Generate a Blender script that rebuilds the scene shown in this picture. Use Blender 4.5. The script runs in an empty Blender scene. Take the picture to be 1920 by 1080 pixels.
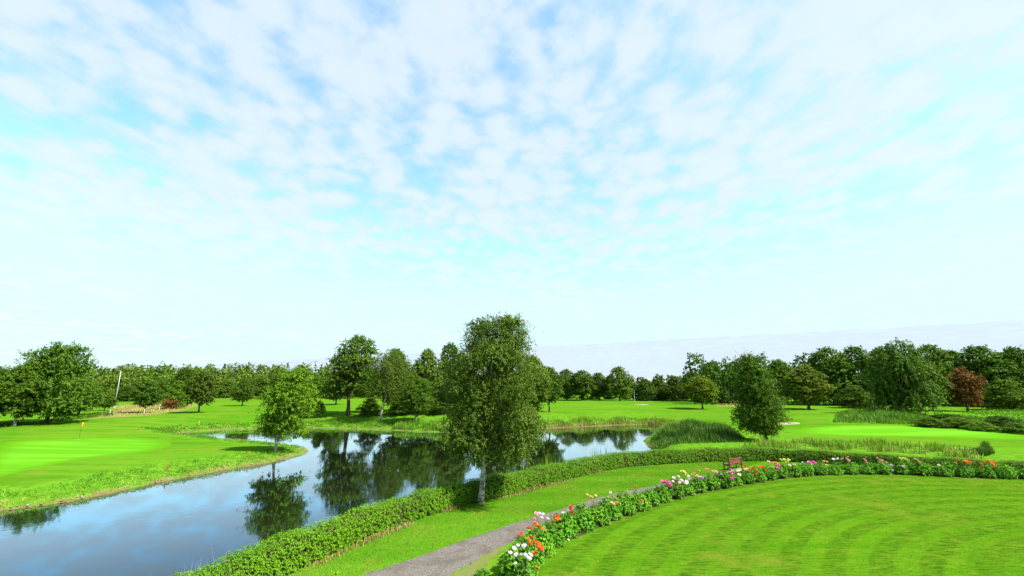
import bpy, math, random
import numpy as np
from mathutils import Vector, geometry

SC = bpy.context.scene
COL = SC.collection
PI = math.pi

# ------------------------------------------------------------------ camera
cam_data = bpy.data.cameras.new('camera')
cam_data.sensor_width = 36.0
cam_data.lens = 36.0 * 850.0 / 1920.0
cam_data.clip_start = 0.1
cam_data.clip_end = 9000.0
cam = bpy.data.objects.new('camera', cam_data)
COL.objects.link(cam)
cam.location = (0.0, 0.0, 6.5)
cam.rotation_euler = (PI / 2 + math.atan(188.0 / 850.0), 0.0, 0.0)
SC.camera = cam

# ------------------------------------------------------------------ view
SC.view_settings.view_transform = 'Standard'
SC.view_settings.look = 'None'
SC.view_settings.gamma = 1.0
SC.view_settings.use_curve_mapping = False
SC.view_settings.exposure = 1.45
SC.render.engine = 'CYCLES'
SC.cycles.max_bounces = 6
SC.cycles.transparent_max_bounces = 4
SC.cycles.caustics_reflective = False
SC.cycles.caustics_refractive = False

# ------------------------------------------------------------------ sun
SUN_EL = math.radians(49)
SUN_AZ = math.radians(-22)          # from +x towards +y
sun_dir = Vector((math.cos(SUN_EL) * math.cos(SUN_AZ), math.cos(SUN_EL) * math.sin(SUN_AZ), math.sin(SUN_EL)))
sd = bpy.data.lights.new('sun', 'SUN')
sd.energy = 5.0
sd.angle = math.radians(0.6)
sd.color = (1.0, 0.95, 0.86)
sun = bpy.data.objects.new('sun', sd)
COL.objects.link(sun)
sun.rotation_euler = sun_dir.to_track_quat('Z', 'Y').to_euler()
sun.location = (60, 10, 60)

# ------------------------------------------------------------------ node helper
class NT:
    def __init__(s, tree):
        s.t = tree
        s.t.nodes.clear()
    def n(s, typ, ins=None, **kw):
        nd = s.t.nodes.new(typ)
        for k, v in kw.items():
            setattr(nd, k, v)
        if ins:
            for k, v in ins.items():
                sock = nd.inputs[k]
                if isinstance(v, bpy.types.NodeSocket):
                    s.t.links.new(v, sock)
                else:
                    sock.default_value = v
        return nd
    def math(s, op, a, b=0.0, c=0.0, clamp=False):
        return s.n('ShaderNodeMath', {0: a, 1: b, 2: c}, operation=op, use_clamp=clamp).outputs[0]
    def mix(s, f, a, b, blend='MIX'):
        m = s.n('ShaderNodeMix', {0: f, 6: a, 7: b}, data_type='RGBA', blend_type=blend)
        return m.outputs[2]
    def ramp(s, v, lo, hi, o0=0.0, o1=1.0):
        m = s.n('ShaderNodeMapRange', {0: v, 1: lo, 2: hi, 3: o0, 4: o1}, interpolation_type='SMOOTHSTEP')
        return m.outputs[0]
    def noise(s, vec, scale, detail=3.0, rough=0.55, dist=0.0):
        return s.n('ShaderNodeTexNoise', {'Vector': vec, 'Scale': scale, 'Detail': detail, 'Roughness': rough, 'Distortion': dist}).outputs[0]
    def link(s, a, b):
        s.t.links.new(a, b)

def rgb(r, g, b):
    return (r, g, b, 1.0)

# ------------------------------------------------------------------ sky
world = bpy.data.worlds.new('World')
SC.world = world
world.use_nodes = True
w = NT(world.node_tree)
sky = w.n('ShaderNodeTexSky', sky_type='NISHITA', sun_disc=False, sun_elevation=SUN_EL,
          sun_rotation=PI / 2 - SUN_AZ, altitude=0.0, air_density=1.0, dust_density=0.6, ozone_density=1.6)
tc = w.n('ShaderNodeTexCoord')
sep = w.n('ShaderNodeSeparateXYZ', {0: tc.outputs['Generated']})
zc = w.math('MAXIMUM', sep.outputs[2], 0.0)
zz = w.math('ADD', zc, 0.10)
ux = w.math('DIVIDE', sep.outputs[0], zz)
uy = w.math('DIVIDE', sep.outputs[1], zz)
pv = w.n('ShaderNodeCombineXYZ', {0: ux, 1: uy, 2: 0.35}).outputs[0]
mp = w.n('ShaderNodeMapping', {'Vector': pv, 'Rotation': (0, 0, math.radians(28)), 'Scale': (1.0, 0.85, 1.0)}).outputs[0]
big = w.noise(mp, 0.9, 3.0, 0.5, 0.3)
mid = w.noise(mp, 6.0, 2.5, 0.5, 0.15)
fine = w.noise(mp, 17.0, 5.0, 0.6, 0.1)
vn = w.n('ShaderNodeTexVoronoi', {'Vector': w.n('ShaderNodeVectorMath', {0: mp, 1: w.n('ShaderNodeVectorMath', {0: w.n('ShaderNodeTexNoise', {'Vector': mp, 'Scale': 5.0, 'Detail': 3.0}).outputs[1], 1: (0.16, 0.16, 0.0)}, operation='MULTIPLY').outputs[0]}, operation='ADD').outputs[0], 'Scale': 9.0, 'Smoothness': 0.5}, feature='SMOOTH_F1').outputs['Distance']
cell = w.math('SUBTRACT', 0.85, vn)
dens = w.math('ADD', w.math('MULTIPLY', big, 0.34), w.math('ADD', w.math('ADD', w.math('MULTIPLY', mid, 0.24), w.math('MULTIPLY', cell, 0.22)), w.math('MULTIPLY', fine, 0.20)))
cl = w.ramp(dens, 0.345, 0.525)
thick = w.ramp(dens, 0.38, 0.60)
clcol = w.mix(thick, rgb(0.268, 0.325, 0.385), rgb(0.310, 0.346, 0.390))
skycol = w.n('ShaderNodeVectorMath', {0: sky.outputs[0], 1: (0.112, 0.152, 0.138)}, operation='MULTIPLY').outputs[0]
c1 = w.mix(w.math('ADD', w.math('MULTIPLY', cl, 0.76), 0.10), skycol, clcol)
# a thin even veil towards the horizon, and the far edge of a second cloud bank
veil = w.ramp(sep.outputs[2], 0.0, 0.36, 0.88, 0.0)
c2 = w.mix(veil, c1, rgb(0.272, 0.352, 0.366))
ux2 = w.math('DIVIDE', sep.outputs[0], w.math('MAXIMUM', sep.outputs[2], 0.02))
uy2 = w.math('DIVIDE', sep.outputs[1], w.math('MAXIMUM', sep.outputs[2], 0.02))
lin = w.math('ADD', w.math('MULTIPLY', uy2, 0.849), w.math('MULTIPLY', ux2, 0.53))
bank = w.ramp(lin, 9.55, 10.1, 0.0, 0.75)
c3 = w.mix(bank, c2, rgb(0.275, 0.315, 0.360))
bg = w.n('ShaderNodeBackground', {'Color': c3, 'Strength': 1.0})
wo = w.n('ShaderNodeOutputWorld', {0: bg.outputs[0]})

WATER_Z = -1.0
POND = np.array([
    (-75.0, 8.0), (-60.0, 18.0), (-45.0, 26.0),
    (-32.06, 30.73), (-31.14, 31.78), (-30.07, 33.20), (-29.48, 35.43), (-29.02, 38.81), (-28.10, 42.43), (-26.63, 46.24), (-25.24, 49.42), (-24.52, 53.10), (-24.43, 56.47), (-25.08, 58.81),
    (-27.93, 62.45), (-31.82, 65.34), (-37.64, 68.53), (-43.21, 71.31), (-49.26, 74.34), (-53.34, 75.96),
    (-56.27, 79.41), (-56.92, 82.22), (-54.45, 86.30), (-48.51, 89.64), (-41.52, 92.02), (-32.34, 89.64), (-23.63, 87.39), (-14.99, 83.21), (-10.18, 82.22), (-1.94, 86.30), (7.17, 90.82), (14.94, 94.53), (22.26, 98.57), (28.80, 99.99),
    (30.83, 95.84), (26.69, 85.24), (22.87, 77.65), (19.36, 69.89), (18.33, 64.74), (18.53, 60.32),
    (15.5, 49.5), (9.0, 45.5), (3.0, 39.5), (-1.5, 34.0), (-5.0, 29.5), (-8.0, 25.5), (-10.0, 22.0), (-11.5, 18.0), (-12.5, 12.0), (-13.0, 4.0), (-20.0, -6.0), (-60.0, -6.0)])

def poly_sd(P, x, y):
    """signed distance to a closed polygon, positive outside"""
    x = np.asarray(x, float); y = np.asarray(y, float)
    d2 = np.full(x.shape, 1e18); inside = np.zeros(x.shape, bool)
    n = len(P)
    for i in range(n):
        ax, ay = P[i]; bx, by = P[(i + 1) % n]
        ex, ey = bx - ax, by - ay
        t = np.clip(((x - ax) * ex + (y - ay) * ey) / (ex * ex + ey * ey + 1e-12), 0, 1)
        d2 = np.minimum(d2, (x - ax - t * ex) ** 2 + (y - ay - t * ey) ** 2)
        c = ((ay > y) != (by > y)) & (x < ex * (y - ay) / (ey if ey != 0 else 1e-12) + ax)
        inside ^= c
    d = np.sqrt(d2)
    return np.where(inside, -d, d)

def sstep(a, b, v):
    t = np.clip((v - a) / (b - a), 0, 1)
    return t * t * (3 - 2 * t)

def HT(x, y):
    """ground height"""
    x = np.asarray(x, float); y = np.asarray(y, float)
    b = sstep(60, 105, y) * 1.0 + sstep(105, 230, y) * 0.9
    b = b + 0.55 * np.exp(-(((x + 26) / 26) ** 2 + ((y - 104) / 14) ** 2))
    b = b + 0.5 * np.exp(-(((x - 18) / 30) ** 2 + ((y - 140) / 16) ** 2))
    b = b + sstep(150, 360, y) * sstep(-40, -190, x) * 5.0
    und = 0.10 * np.sin(x * 0.11 + 1.3) * np.sin(y * 0.09) + 0.07 * np.sin(x * 0.23 + y * 0.17)
    b = b + und * sstep(45, 70, y)
    b = b - 0.15 * sstep(-18, -26, x) * (1 - sstep(60, 90, y))
    b = b - 0.60 * np.exp(-(((x + 40) / 17) ** 2 + ((y - 66) / 13) ** 2))
    d = poly_sd(POND, x, y)
    w = np.where((x > -15) & (y < 60), 3.2, np.where(y > 78, np.where(x < 5, 15.0, 17.0) + 7.0 * sstep(-22, -34, x), 5.5))
    lo = WATER_Z + 0.10
    t = np.clip(d / w, 0, 1)
    prof = np.sin(t * np.pi / 2) ** 0.9
    out = lo + (b - lo) * prof
    ins = lo - np.minimum(1.6, 0.10 + 0.35 * (-d))
    return np.where(d >= 0, out, ins)

def H1(x, y):
    return float(HT(np.array([x]), np.array([y]))[0])

# ------------------------------------------------------------------ mesh helpers
def mesh_np(name, V, faces_idx, sizes, mat, tint=None, smooth=False):
    me = bpy.data.meshes.new(name)
    V = np.ascontiguousarray(V, np.float32)
    faces_idx = np.ascontiguousarray(faces_idx, np.int32).ravel()
    sizes = np.asarray(sizes, np.int32)
    me.vertices.add(len(V)); me.vertices.foreach_set('co', V.ravel())
    me.loops.add(len(faces_idx)); me.loops.foreach_set('vertex_index', faces_idx)
    starts = np.concatenate([[0], np.cumsum(sizes)[:-1]]).astype(np.int32)
    me.polygons.add(len(sizes)); me.polygons.foreach_set('loop_start', starts)
    if smooth:
        me.polygons.foreach_set('use_smooth', np.ones(len(sizes), bool))
    if tint is not None:
        a = me.attributes.new('tint', 'FLOAT', 'POINT')
        a.data.foreach_set('value', np.ascontiguousarray(tint, np.float32))
    me.update(calc_edges=True)
    if mat is not None:
        me.materials.append(mat)
    return me

class MB:
    """collects polygons for one mesh"""
    def __init__(s):
        s.v = []; s.f = []
    def add(s, vs, fs):
        o = len(s.v); s.v += [tuple(p) for p in vs]; s.f += [tuple(i + o for i in f) for f in fs]
    def box(s, c, size, rz=0.0, rx=0.0, bev=0.0):
        hx, hy, hz = [q / 2 for q in size]
        pts = []
        if bev <= 0:
            for sx, sy, sz in ((-1,-1,-1),(1,-1,-1),(1,1,-1),(-1,1,-1),(-1,-1,1),(1,-1,1),(1,1,1),(-1,1,1)):
                pts.append(Vector((sx*hx, sy*hy, sz*hz)))
            fs = [(0,3,2,1),(4,5,6,7),(0,1,5,4),(1,2,6,5),(2,3,7,6),(3,0,4,7)]
        else:
            b = bev
            ring = [(-hx+b,-hy),(hx-b,-hy),(hx,-hy+b),(hx,hy-b),(hx-b,hy),(-hx+b,hy),(-hx,hy-b),(-hx,-hy+b)]
            k = len(ring); fs = []
            for z in (-hz, hz):
                pts += [Vector((px, py, z)) for px, py in ring]
            fs = [tuple(range(k))[::-1], tuple(range(k, 2*k))] + [(i, (i+1) % k, k+(i+1) % k, k+i) for i in range(k)]
        ca, sa = math.cos(rx), math.sin(rx); cz, sz_ = math.cos(rz), math.sin(rz)
        out = []
        for p in pts:
            y, z = p.y*ca - p.z*sa, p.y*sa + p.z*ca
            out.append((c[0] + p.x*cz - y*sz_, c[1] + p.x*sz_ + y*cz, c[2] + z))
        s.add(out, fs)
    def tube(s, path, radii, sides=7, cap=True):
        P = [Vector(p) for p in path]; k = sides; vs = []
        for i, p in enumerate(P):
            d = (P[min(i+1, len(P)-1)] - P[max(i-1, 0)])
            d = d.normalized() if d.length > 1e-9 else Vector((0, 0, 1))
            a = d.cross(Vector((0.31, 0.95, 0.05))); a.normalize(); b = d.cross(a)
            for j in range(k):
                t = 2 * PI * j / k
                vs.append(p + (a * math.cos(t) + b * math.sin(t)) * radii[i])
        fs = []
        for i in range(len(P) - 1):
            for j in range(k):
                fs.append((i*k+j, i*k+(j+1) % k, (i+1)*k+(j+1) % k, (i+1)*k+j))
        if cap:
            fs.append(tuple(range((len(P)-1)*k, len(P)*k))); fs.append(tuple(range(k))[::-1])
        s.add(vs, fs)
    def mesh(s, name, mat, smooth=False):
        me = bpy.data.meshes.new(name); me.from_pydata(s.v, [], s.f); me.update()
        if mat: me.materials.append(mat)
        if smooth: me.polygons.foreach_set('use_smooth', [True] * len(me.polygons))
        return me

def obj(name, me, parent=None, loc=None):
    o = bpy.data.objects.new(name, me); COL.objects.link(o)
    if parent: o.parent = parent
    if loc: o.location = loc
    return o

def tag(o, label, cat, group=None, kind=None):
    o['label'] = label; o['category'] = cat
    if group: o['group'] = group
    if kind: o['kind'] = kind
    return o

def empty(name, loc, rz=0.0):
    o = bpy.data.objects.new(name, None); COL.objects.link(o)
    o.location = loc; o.rotation_euler = (0, 0, rz); o.empty_display_size = 0.2
    return o

# ------------------------------------------------------------------ materials
def new_mat(name):
    m = bpy.data.materials.new(name); m.use_nodes = True
    return m, NT(m.node_tree)

def leaf_mat(name, ca, cb, trans=0.30, rough=0.6, spec=0.06):
    """leaves: colour runs between two greens leaf by leaf; obj.color tints one plant against the next"""
    m, t = new_mat(name)
    at = t.n('ShaderNodeAttribute', attribute_name='tint')
    base = t.mix(at.outputs['Fac'], rgb(*ca), rgb(*cb))
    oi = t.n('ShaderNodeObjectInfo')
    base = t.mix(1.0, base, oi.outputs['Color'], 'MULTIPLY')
    p = t.n('ShaderNodeBsdfPrincipled', {'Base Color': base, 'Roughness': rough, 'Specular IOR Level': spec})
    warm = t.mix(1.0, base, rgb(1.15, 1.1, 0.5), 'MULTIPLY')
    tr = t.n('ShaderNodeBsdfTranslucent', {'Color': warm})
    mx = t.n('ShaderNodeMixShader', {0: trans, 1: p.outputs[0], 2: tr.outputs[0]})
    t.n('ShaderNodeOutputMaterial', {0: mx.outputs[0]})
    return m

def plain_mat(name, col, rough=0.6, spec=0.3, var=0.15, scale=12.0, metal=0.0):
    m, t = new_mat(name)
    tcn = t.n('ShaderNodeTexCoord')
    nz = t.noise(tcn.outputs['Object'], scale, 4.0)
    f = t.ramp(nz, 0.3, 0.7, 1.0 - var, 1.0 + var)
    c = t.n('ShaderNodeVectorMath', {0: col, 1: f}, operation='MULTIPLY').outputs[0]
    p = t.n('ShaderNodeBsdfPrincipled', {'Base Color': c, 'Roughness': rough, 'Specular IOR Level': spec, 'Metallic': metal})
    t.n('ShaderNodeOutputMaterial', {0: p.outputs[0]})
    return m

def bark_mat(name, ca, cb, scale=(3, 3, 9), lo=0.45, hi=0.6, fine=1.0):
    m, t = new_mat(name)
    tcn = t.n('ShaderNodeTexCoord')
    mpn = t.n('ShaderNodeMapping', {'Vector': tcn.outputs['Object'], 'Scale': scale}).outputs[0]
    nz = t.noise(mpn, fine, 5.0, 0.65)
    c = t.mix(t.ramp(nz, lo, hi), rgb(*ca), rgb(*cb))
    bp = t.n('ShaderNodeBump', {'Strength': 0.6, 'Distance': 0.03, 'Height': nz})
    p = t.n('ShaderNodeBsdfPrincipled', {'Base Color': c, 'Roughness': 0.85, 'Specular IOR Level': 0.15, 'Normal': bp.outputs[0]})
    t.n('ShaderNodeOutputMaterial', {0: p.outputs[0]})
    return m

M = {}
M['leaf_birch'] = leaf_mat('birch leaves', (0.050, 0.100, 0.010), (0.110, 0.168, 0.020), 0.25, 0.6, 0.05)
M['leaf_broad'] = leaf_mat('broad leaves', (0.042, 0.094, 0.008), (0.110, 0.175, 0.014), 0.25)
M['leaf_far'] = leaf_mat('wood leaves', (0.042, 0.088, 0.010), (0.112, 0.168, 0.018), 0.24)
M['leaf_hedge'] = leaf_mat('hedge leaves', (0.065, 0.185, 0.006), (0.135, 0.280, 0.010), 0.25)
M['leaf_dahlia'] = leaf_mat('dahlia leaves', (0.055, 0.180, 0.010), (0.125, 0.290, 0.018), 0.25)
M['leaf_red'] = leaf_mat('russet leaves', (0.095, 0.062, 0.016), (0.220, 0.092, 0.030), 0.28)
M['leaf_scrub'] = leaf_mat('scrub leaves', (0.055, 0.140, 0.010), (0.115, 0.210, 0.022), 0.25)
M['reed'] = leaf_mat('reed blades', (0.080, 0.190, 0.012), (0.200, 0.290, 0.045), 0.3)
M['rush'] = leaf_mat('rush blades', (0.030, 0.085, 0.010), (0.075, 0.150, 0.018), 0.2)
M['dry'] = leaf_mat('dry grass', (0.230, 0.170, 0.050), (0.340, 0.260, 0.110), 0.2)
def blade_mat():
    m, t = new_mat('lawn blades')
    at = t.n('ShaderNodeAttribute', attribute_name='tint')
    pos = t.n('ShaderNodeNewGeometry').outputs['Position']
    c = t.mix(at.outputs['Fac'], rgb(0.036, 0.105, 0.005), rgb(0.082, 0.168, 0.009))
    c = t.mix(t.ramp(t.noise(pos, 0.55, 5.0, 0.7), 0.47, 0.66, 0.0, 0.85), c, rgb(0.125, 0.150, 0.022))
    c = t.mix(t.ramp(t.noise(pos, 2.3, 4.0, 0.7), 0.52, 0.70, 0.0, 0.7), c, rgb(0.030, 0.085, 0.004))
    p = t.n('ShaderNodeBsdfDiffuse', {'Color': c})
    tr = t.n('ShaderNodeBsdfTranslucent', {'Color': c})
    mx = t.n('ShaderNodeMixShader', {0: 0.35, 1: p.outputs[0], 2: tr.outputs[0]})
    t.n('ShaderNodeOutputMaterial', {0: mx.outputs[0]})
    return m
M['blade'] = blade_mat()
M['bark'] = bark_mat('grey brown bark', (0.050, 0.042, 0.030), (0.140, 0.115, 0.085))
M['bark_birch'] = bark_mat('white birch bark', (0.030, 0.026, 0.022), (0.420, 0.390, 0.340), (3.0, 3.0, 6.5), 0.40, 0.52, 1.4)
M['bark_pale'] = bark_mat('pale bark', (0.120, 0.110, 0.090), (0.380, 0.350, 0.300), (3, 3, 5), 0.35, 0.55)
M['core'] = plain_mat('hedge twigs', (0.030, 0.032, 0.010), 0.9, 0.1, 0.3, 6.0)

# ------------------------------------------------------------------ ground
GREENS = {}
def ground_material():
    m, t = new_mat('golf course grass')
    geo = t.n('ShaderNodeNewGeometry')
    pos = geo.outputs['Position']
    z = t.n('ShaderNodeAttribute', attribute_name='zone')
    zs = t.n('ShaderNodeSeparateColor', {0: z.outputs['Color']})
    n1 = t.noise(pos, 0.09, 4.0, 0.6)
    n2 = t.noise(pos, 1.3, 4.0, 0.65)
    n3 = t.noise(pos, 9.0, 3.0, 0.7)
    st = t.n('ShaderNodeMapping', {'Vector': pos, 'Rotation': (0, 0, 0.12), 'Scale': (0.05, 0.55, 1)}).outputs[0]
    n4 = t.noise(st, 1.0, 3.0, 0.5)
    mown = t.mix(t.ramp(n4, 0.36, 0.64), rgb(0.044, 0.132, 0.005), rgb(0.068, 0.176, 0.008))
    mown = t.mix(t.ramp(n1, 0.46, 0.66, 0.0, 0.60), mown, rgb(0.085, 0.160, 0.008))
    mown = t.mix(t.ramp(n2, 0.50, 0.72, 0.0, 0.45), mown, rgb(0.036, 0.092, 0.004))
    mown = t.mix(t.ramp(n3, 0.55, 0.75, 0.0, 0.35), mown, rgb(0.092, 0.180, 0.009))
    n5 = t.noise(pos, 0.028, 3.0, 0.55)
    mown = t.mix(t.ramp(n5, 0.44, 0.62, 0.0, 0.45), mown, rgb(0.036, 0.120, 0.003))
    n6 = t.noise(pos, 0.35, 5.0, 0.7)
    mown = t.mix(t.ramp(n6, 0.48, 0.66, 0.0, 0.70), mown, rgb(0.098, 0.150, 0.014))
    rough = t.mix(t.ramp(n2, 0.36, 0.62), rgb(0.042, 0.130, 0.005), rgb(0.078, 0.190, 0.010))
    rough = t.mix(t.ramp(n3, 0.52, 0.72, 0.0, 0.6), rough, rgb(0.115, 0.145, 0.030))
    dry = t.mix(t.ramp(n2, 0.35, 0.65), rgb(0.190, 0.155, 0.055), rgb(0.090, 0.150, 0.020))
    mud = t.mix(t.ramp(n3, 0.35, 0.65), rgb(0.085, 0.075, 0.022), rgb(0.150, 0.125, 0.050))
    # worn, yellower patches in the turf by the hedge
    c = t.mix(t.ramp(t.math('ADD', zs.outputs[0], t.math('MULTIPLY', t.math('SUBTRACT', n2, 0.5), 0.9)), 0.3, 0.7), mown, rough)
    c = t.mix(t.ramp(t.math('ADD', zs.outputs[1], t.math('MULTIPLY', t.math('SUBTRACT', n2, 0.5), 0.9)), 0.3, 0.7), c, dry)
    c = t.mix(t.ramp(zs.outputs[2], 0.3, 0.8), c, mud)
    hb = t.math('ADD', t.math('MULTIPLY', n3, 0.5), n2)
    bp = t.n('ShaderNodeBump', {'Strength': 0.35, 'Distance': 0.05, 'Height': hb})
    p = t.n('ShaderNodeBsdfPrincipled', {'Base Color': c, 'Roughness': 0.9, 'Specular IOR Level': 0.0, 'Normal': bp.outputs[0]})
    t.n('ShaderNodeOutputMaterial', {0: p.outputs[0]})
    return m

ROUGH = [np.array(p) for p in (
    [(-85.92, 74.75), (-99.71, 86.41), (-86.13, 84.64), (-90.00, 96.78), (-95.36, 112.65), (-84.18, 99.60), (-83.89, 90.34), (-83.48, 82.09), (-85.22, 78.66)],
    [(-35.35, 97.55), (-30.66, 103.84), (-13.98, 102.50), (12.00, 105.73), (10.97, 96.99), (-10.74, 86.50), (-26.68, 90.87)],
    [(57.41, 84.57), (80.27, 115.75), (108.77, 129.16), (114.72, 105.25), (121.93, 90.46), (77.19, 57.90), (76.85, 72.58), (69.59, 81.06), (63.62, 82.75)],
    [(17.94, 61.78), (31.19, 86.36), (33.29, 77.63), (33.66, 65.13), (43.10, 60.06), (48.68, 53.12), (51.03, 49.72), (51.95, 45.34), (44.70, 42.83), (36.09, 50.53), (24.76, 50.41)],
    [(19.94, 193.90), (46.42, 184.77), (58.34, 150.49), (79.17, 133.73), (114.58, 135.99), (176.17, 130.09), (200.34, 147.72), (71.61, 184.45), (57.85, 210.87), (26.29, 229.86)],
)]
DRY = [np.array(p) for p in (
    [(-83.10, 92.85), (-100.16, 118.26), (-123.06, 146.92), (-122.47, 162.66), (-102.53, 152.93), (-79.23, 110.67), (-77.82, 98.31)],
    [(64.39, 152.63), (85.53, 170.35), (94.32, 162.15), (84.21, 144.91), (63.34, 139.02)],
)]

def axis(segs):
    out = [segs[0][0]]
    for a, b, st in segs:
        n = max(1, int(round((b - a) / st)))
        out += list(a + (b - a) * np.arange(1, n + 1) / n)
    return np.array(out)

gx = axis([(-4000, -1000, 500), (-1000, -260, 60), (-260, -80, 3.0), (-80, 60, 0.8), (60, 260, 3.0), (260, 1000, 60), (1000, 4000, 500)])
gy = axis([(-400, -40, 40), (-40, 2, 3.0), (2, 112, 0.8), (112, 260, 2.5), (260, 420, 10), (420, 1000, 60), (1000, 5000, 500)])
X, Y = np.meshgrid(gx, gy)
Zg = HT(X.ravel(), Y.ravel())
nx, ny = len(gx), len(gy)
i0 = (np.arange(ny - 1)[:, None] * nx + np.arange(nx - 1)[None, :]).ravel()
quads = np.stack([i0, i0 + 1, i0 + 1 + nx, i0 + nx], 1)
gm = mesh_np('ground', np.stack([X.ravel(), Y.ravel(), Zg], 1), quads, np.full(len(quads), 4), ground_material(), smooth=True)
xr, yr = X.ravel(), Y.ravel()
pd = poly_sd(POND, xr, yr)
zr = np.zeros(len(xr)); zd = np.zeros(len(xr)); zm = np.zeros(len(xr))
zr = np.maximum(zr, 1 - sstep(3.0, 5.5, pd) * 1.0) * np.where((xr < -15) | (yr > 55), 1.0, 0.0)
zr = np.where((xr > -20) & (yr < 60) & (pd < 2.6), 1.0, zr)
far = pd > 60
for P in ROUGH:
    zr = np.maximum(zr, 1 - sstep(-0.5, 1.5, poly_sd(P, xr, yr)))
for P in DRY:
    zd = np.maximum(zd, 1 - sstep(-0.5, 2.0, poly_sd(P, xr, yr)))
zm = 1 - sstep(0.0, 0.5, pd)
ca = gm.attributes.new('zone', 'FLOAT_COLOR', 'POINT')
ca.data.foreach_set('color', np.stack([zr, zd, zm, np.ones(len(xr))], 1).astype(np.float32).ravel())
ground = obj('ground', gm); ground['kind'] = 'structure'

# ------------------------------------------------------------------ pond water
def water_material():
    m, t = new_mat('pond water')
    geo = t.n('ShaderNodeNewGeometry')
    mpn = t.n('ShaderNodeMapping', {'Vector': geo.outputs['Position'], 'Scale': (0.9, 1.0, 1.0)}).outputs[0]
    a = t.noise(mpn, 1.6, 3.0, 0.55, 0.4)
    b = t.noise(mpn, 0.22, 2.0, 0.5)
    amp = t.ramp(b, 0.40, 0.68, 0.25, 1.0)
    hgt = t.math('MULTIPLY', a, amp)
    bp = t.n('ShaderNodeBump', {'Strength': 0.075, 'Distance': 0.05, 'Height': hgt})
    lw = t.n('ShaderNodeLayerWeight', {'Blend': 0.5, 'Normal': bp.outputs[0]}).outputs['Facing']
    df = t.n('ShaderNodeBsdfDiffuse', {'Color': rgb(0.008, 0.010, 0.004)})
    gc = t.mix(t.ramp(lw, 0.68, 0.93), rgb(0.54, 0.77, 1.0), rgb(0.88, 0.96, 1.0))
    gl = t.n('ShaderNodeBsdfGlossy', {'Color': gc, 'Roughness': 0.03, 'Normal': bp.outputs[0]})
    mx = t.n('ShaderNodeMixShader', {0: t.ramp(lw, 0.62, 0.97, 0.12, 0.95), 1: df.outputs[0], 2: gl.outputs[0]})
    t.n('ShaderNodeOutputMaterial', {0: mx.outputs[0]})
    return m

def offset_poly(P, d):
    out = []; n = len(P)
    area = sum(P[i][0] * P[(i + 1) % n][1] - P[(i + 1) % n][0] * P[i][1] for i in range(n))
    sg = 1 if area > 0 else -1
    for i in range(n):
        a = Vector(P[i - 1]); b = Vector(P[i]); c = Vector(P[(i + 1) % n])
        n1 = Vector(((b - a).y, -(b - a).x)).normalized(); n2 = Vector(((c - b).y, -(c - b).x)).normalized()
        nn = (n1 + n2); nn = nn.normalized() if nn.length > 1e-6 else n1
        out.append(tuple(b + nn * d * sg))
    return out

def flat_sheet(name, P, z, mat):
    tris = geometry.tessellate_polygon([[Vector((p[0], p[1], 0)) for p in P]])
    me = bpy.data.meshes.new(name)
    me.from_pydata([(p[0], p[1], z) for p in P], [], [tuple(t) for t in tris]); me.update()
    bm_flip = [p.normal.z for p in me.polygons]
    if sum(bm_flip) < 0:
        me.flip_normals()
    me.materials.append(mat)
    return me

# the sheet reaches a little way into the banks; the banks themselves cut the shoreline
XW, YW = np.meshgrid(np.arange(-76, 34, 1.0), np.arange(-7, 102, 1.0))
inw = poly_sd(POND, XW.ravel(), YW.ravel()) < 1.6
idx = -np.ones(XW.size, int); idx[inw] = np.arange(inw.sum())
nxw = XW.shape[1]
q = (np.arange(XW.shape[0] - 1)[:, None] * nxw + np.arange(nxw - 1)[None, :]).ravel()
Q = np.stack([idx[q], idx[q + 1], idx[q + 1 + nxw], idx[q + nxw]], 1)
Q = Q[(Q >= 0).all(1)]
wv = np.stack([XW.ravel()[inw], YW.ravel()[inw], np.full(inw.sum(), WATER_Z)], 1)
water = obj('pond_water', mesh_np('pond_water', wv, Q, np.full(len(Q), 4), water_material())); water['kind'] = 'structure'

# ------------------------------------------------------------------ lawn, path, flower bed
LC = (29.04, 6.33); LR = 30.4           # the lawn is close to a circle
BED = [(0.79, 17.90), (1.49, 20.01), (2.19, 21.49), (3.03, 22.21), (4.81, 24.43), (6.32, 25.89), (9.26, 28.77), (12.00, 30.86), (13.91, 32.10),
       (18.36, 34.74), (20.29, 35.73), (23.54, 36.77), (26.92, 37.21), (30.00, 37.21), (32.28, 36.35), (34.66, 35.73), (37.37, 35.33)]
BED = [(-0.4, 12.5), (0.1, 15.5)] + BED + [(43.0, 33.8), (50.0, 30.5)]

def smooth_line(P, n):
    P = np.array(P, float)
    d = np.concatenate([[0], np.cumsum(np.hypot(*np.diff(P, axis=0).T))])
    k = np.linspace(0, d[-1], n)
    x = np.interp(k, d, P[:, 0]); y = np.interp(k, d, P[:, 1])
    for _ in range(6):
        x[1:-1] = (x[:-2] + 2 * x[1:-1] + x[2:]) / 4; y[1:-1] = (y[:-2] + 2 * y[1:-1] + y[2:]) / 4
    return np.stack([x, y], 1)

def side(L, d):
    t = np.gradient(L, axis=0); t /= np.hypot(*t.T)[:, None]
    return L + np.stack([-t[:, 1], t[:, 0]], 1) * d     # positive: to the left of travel

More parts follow.
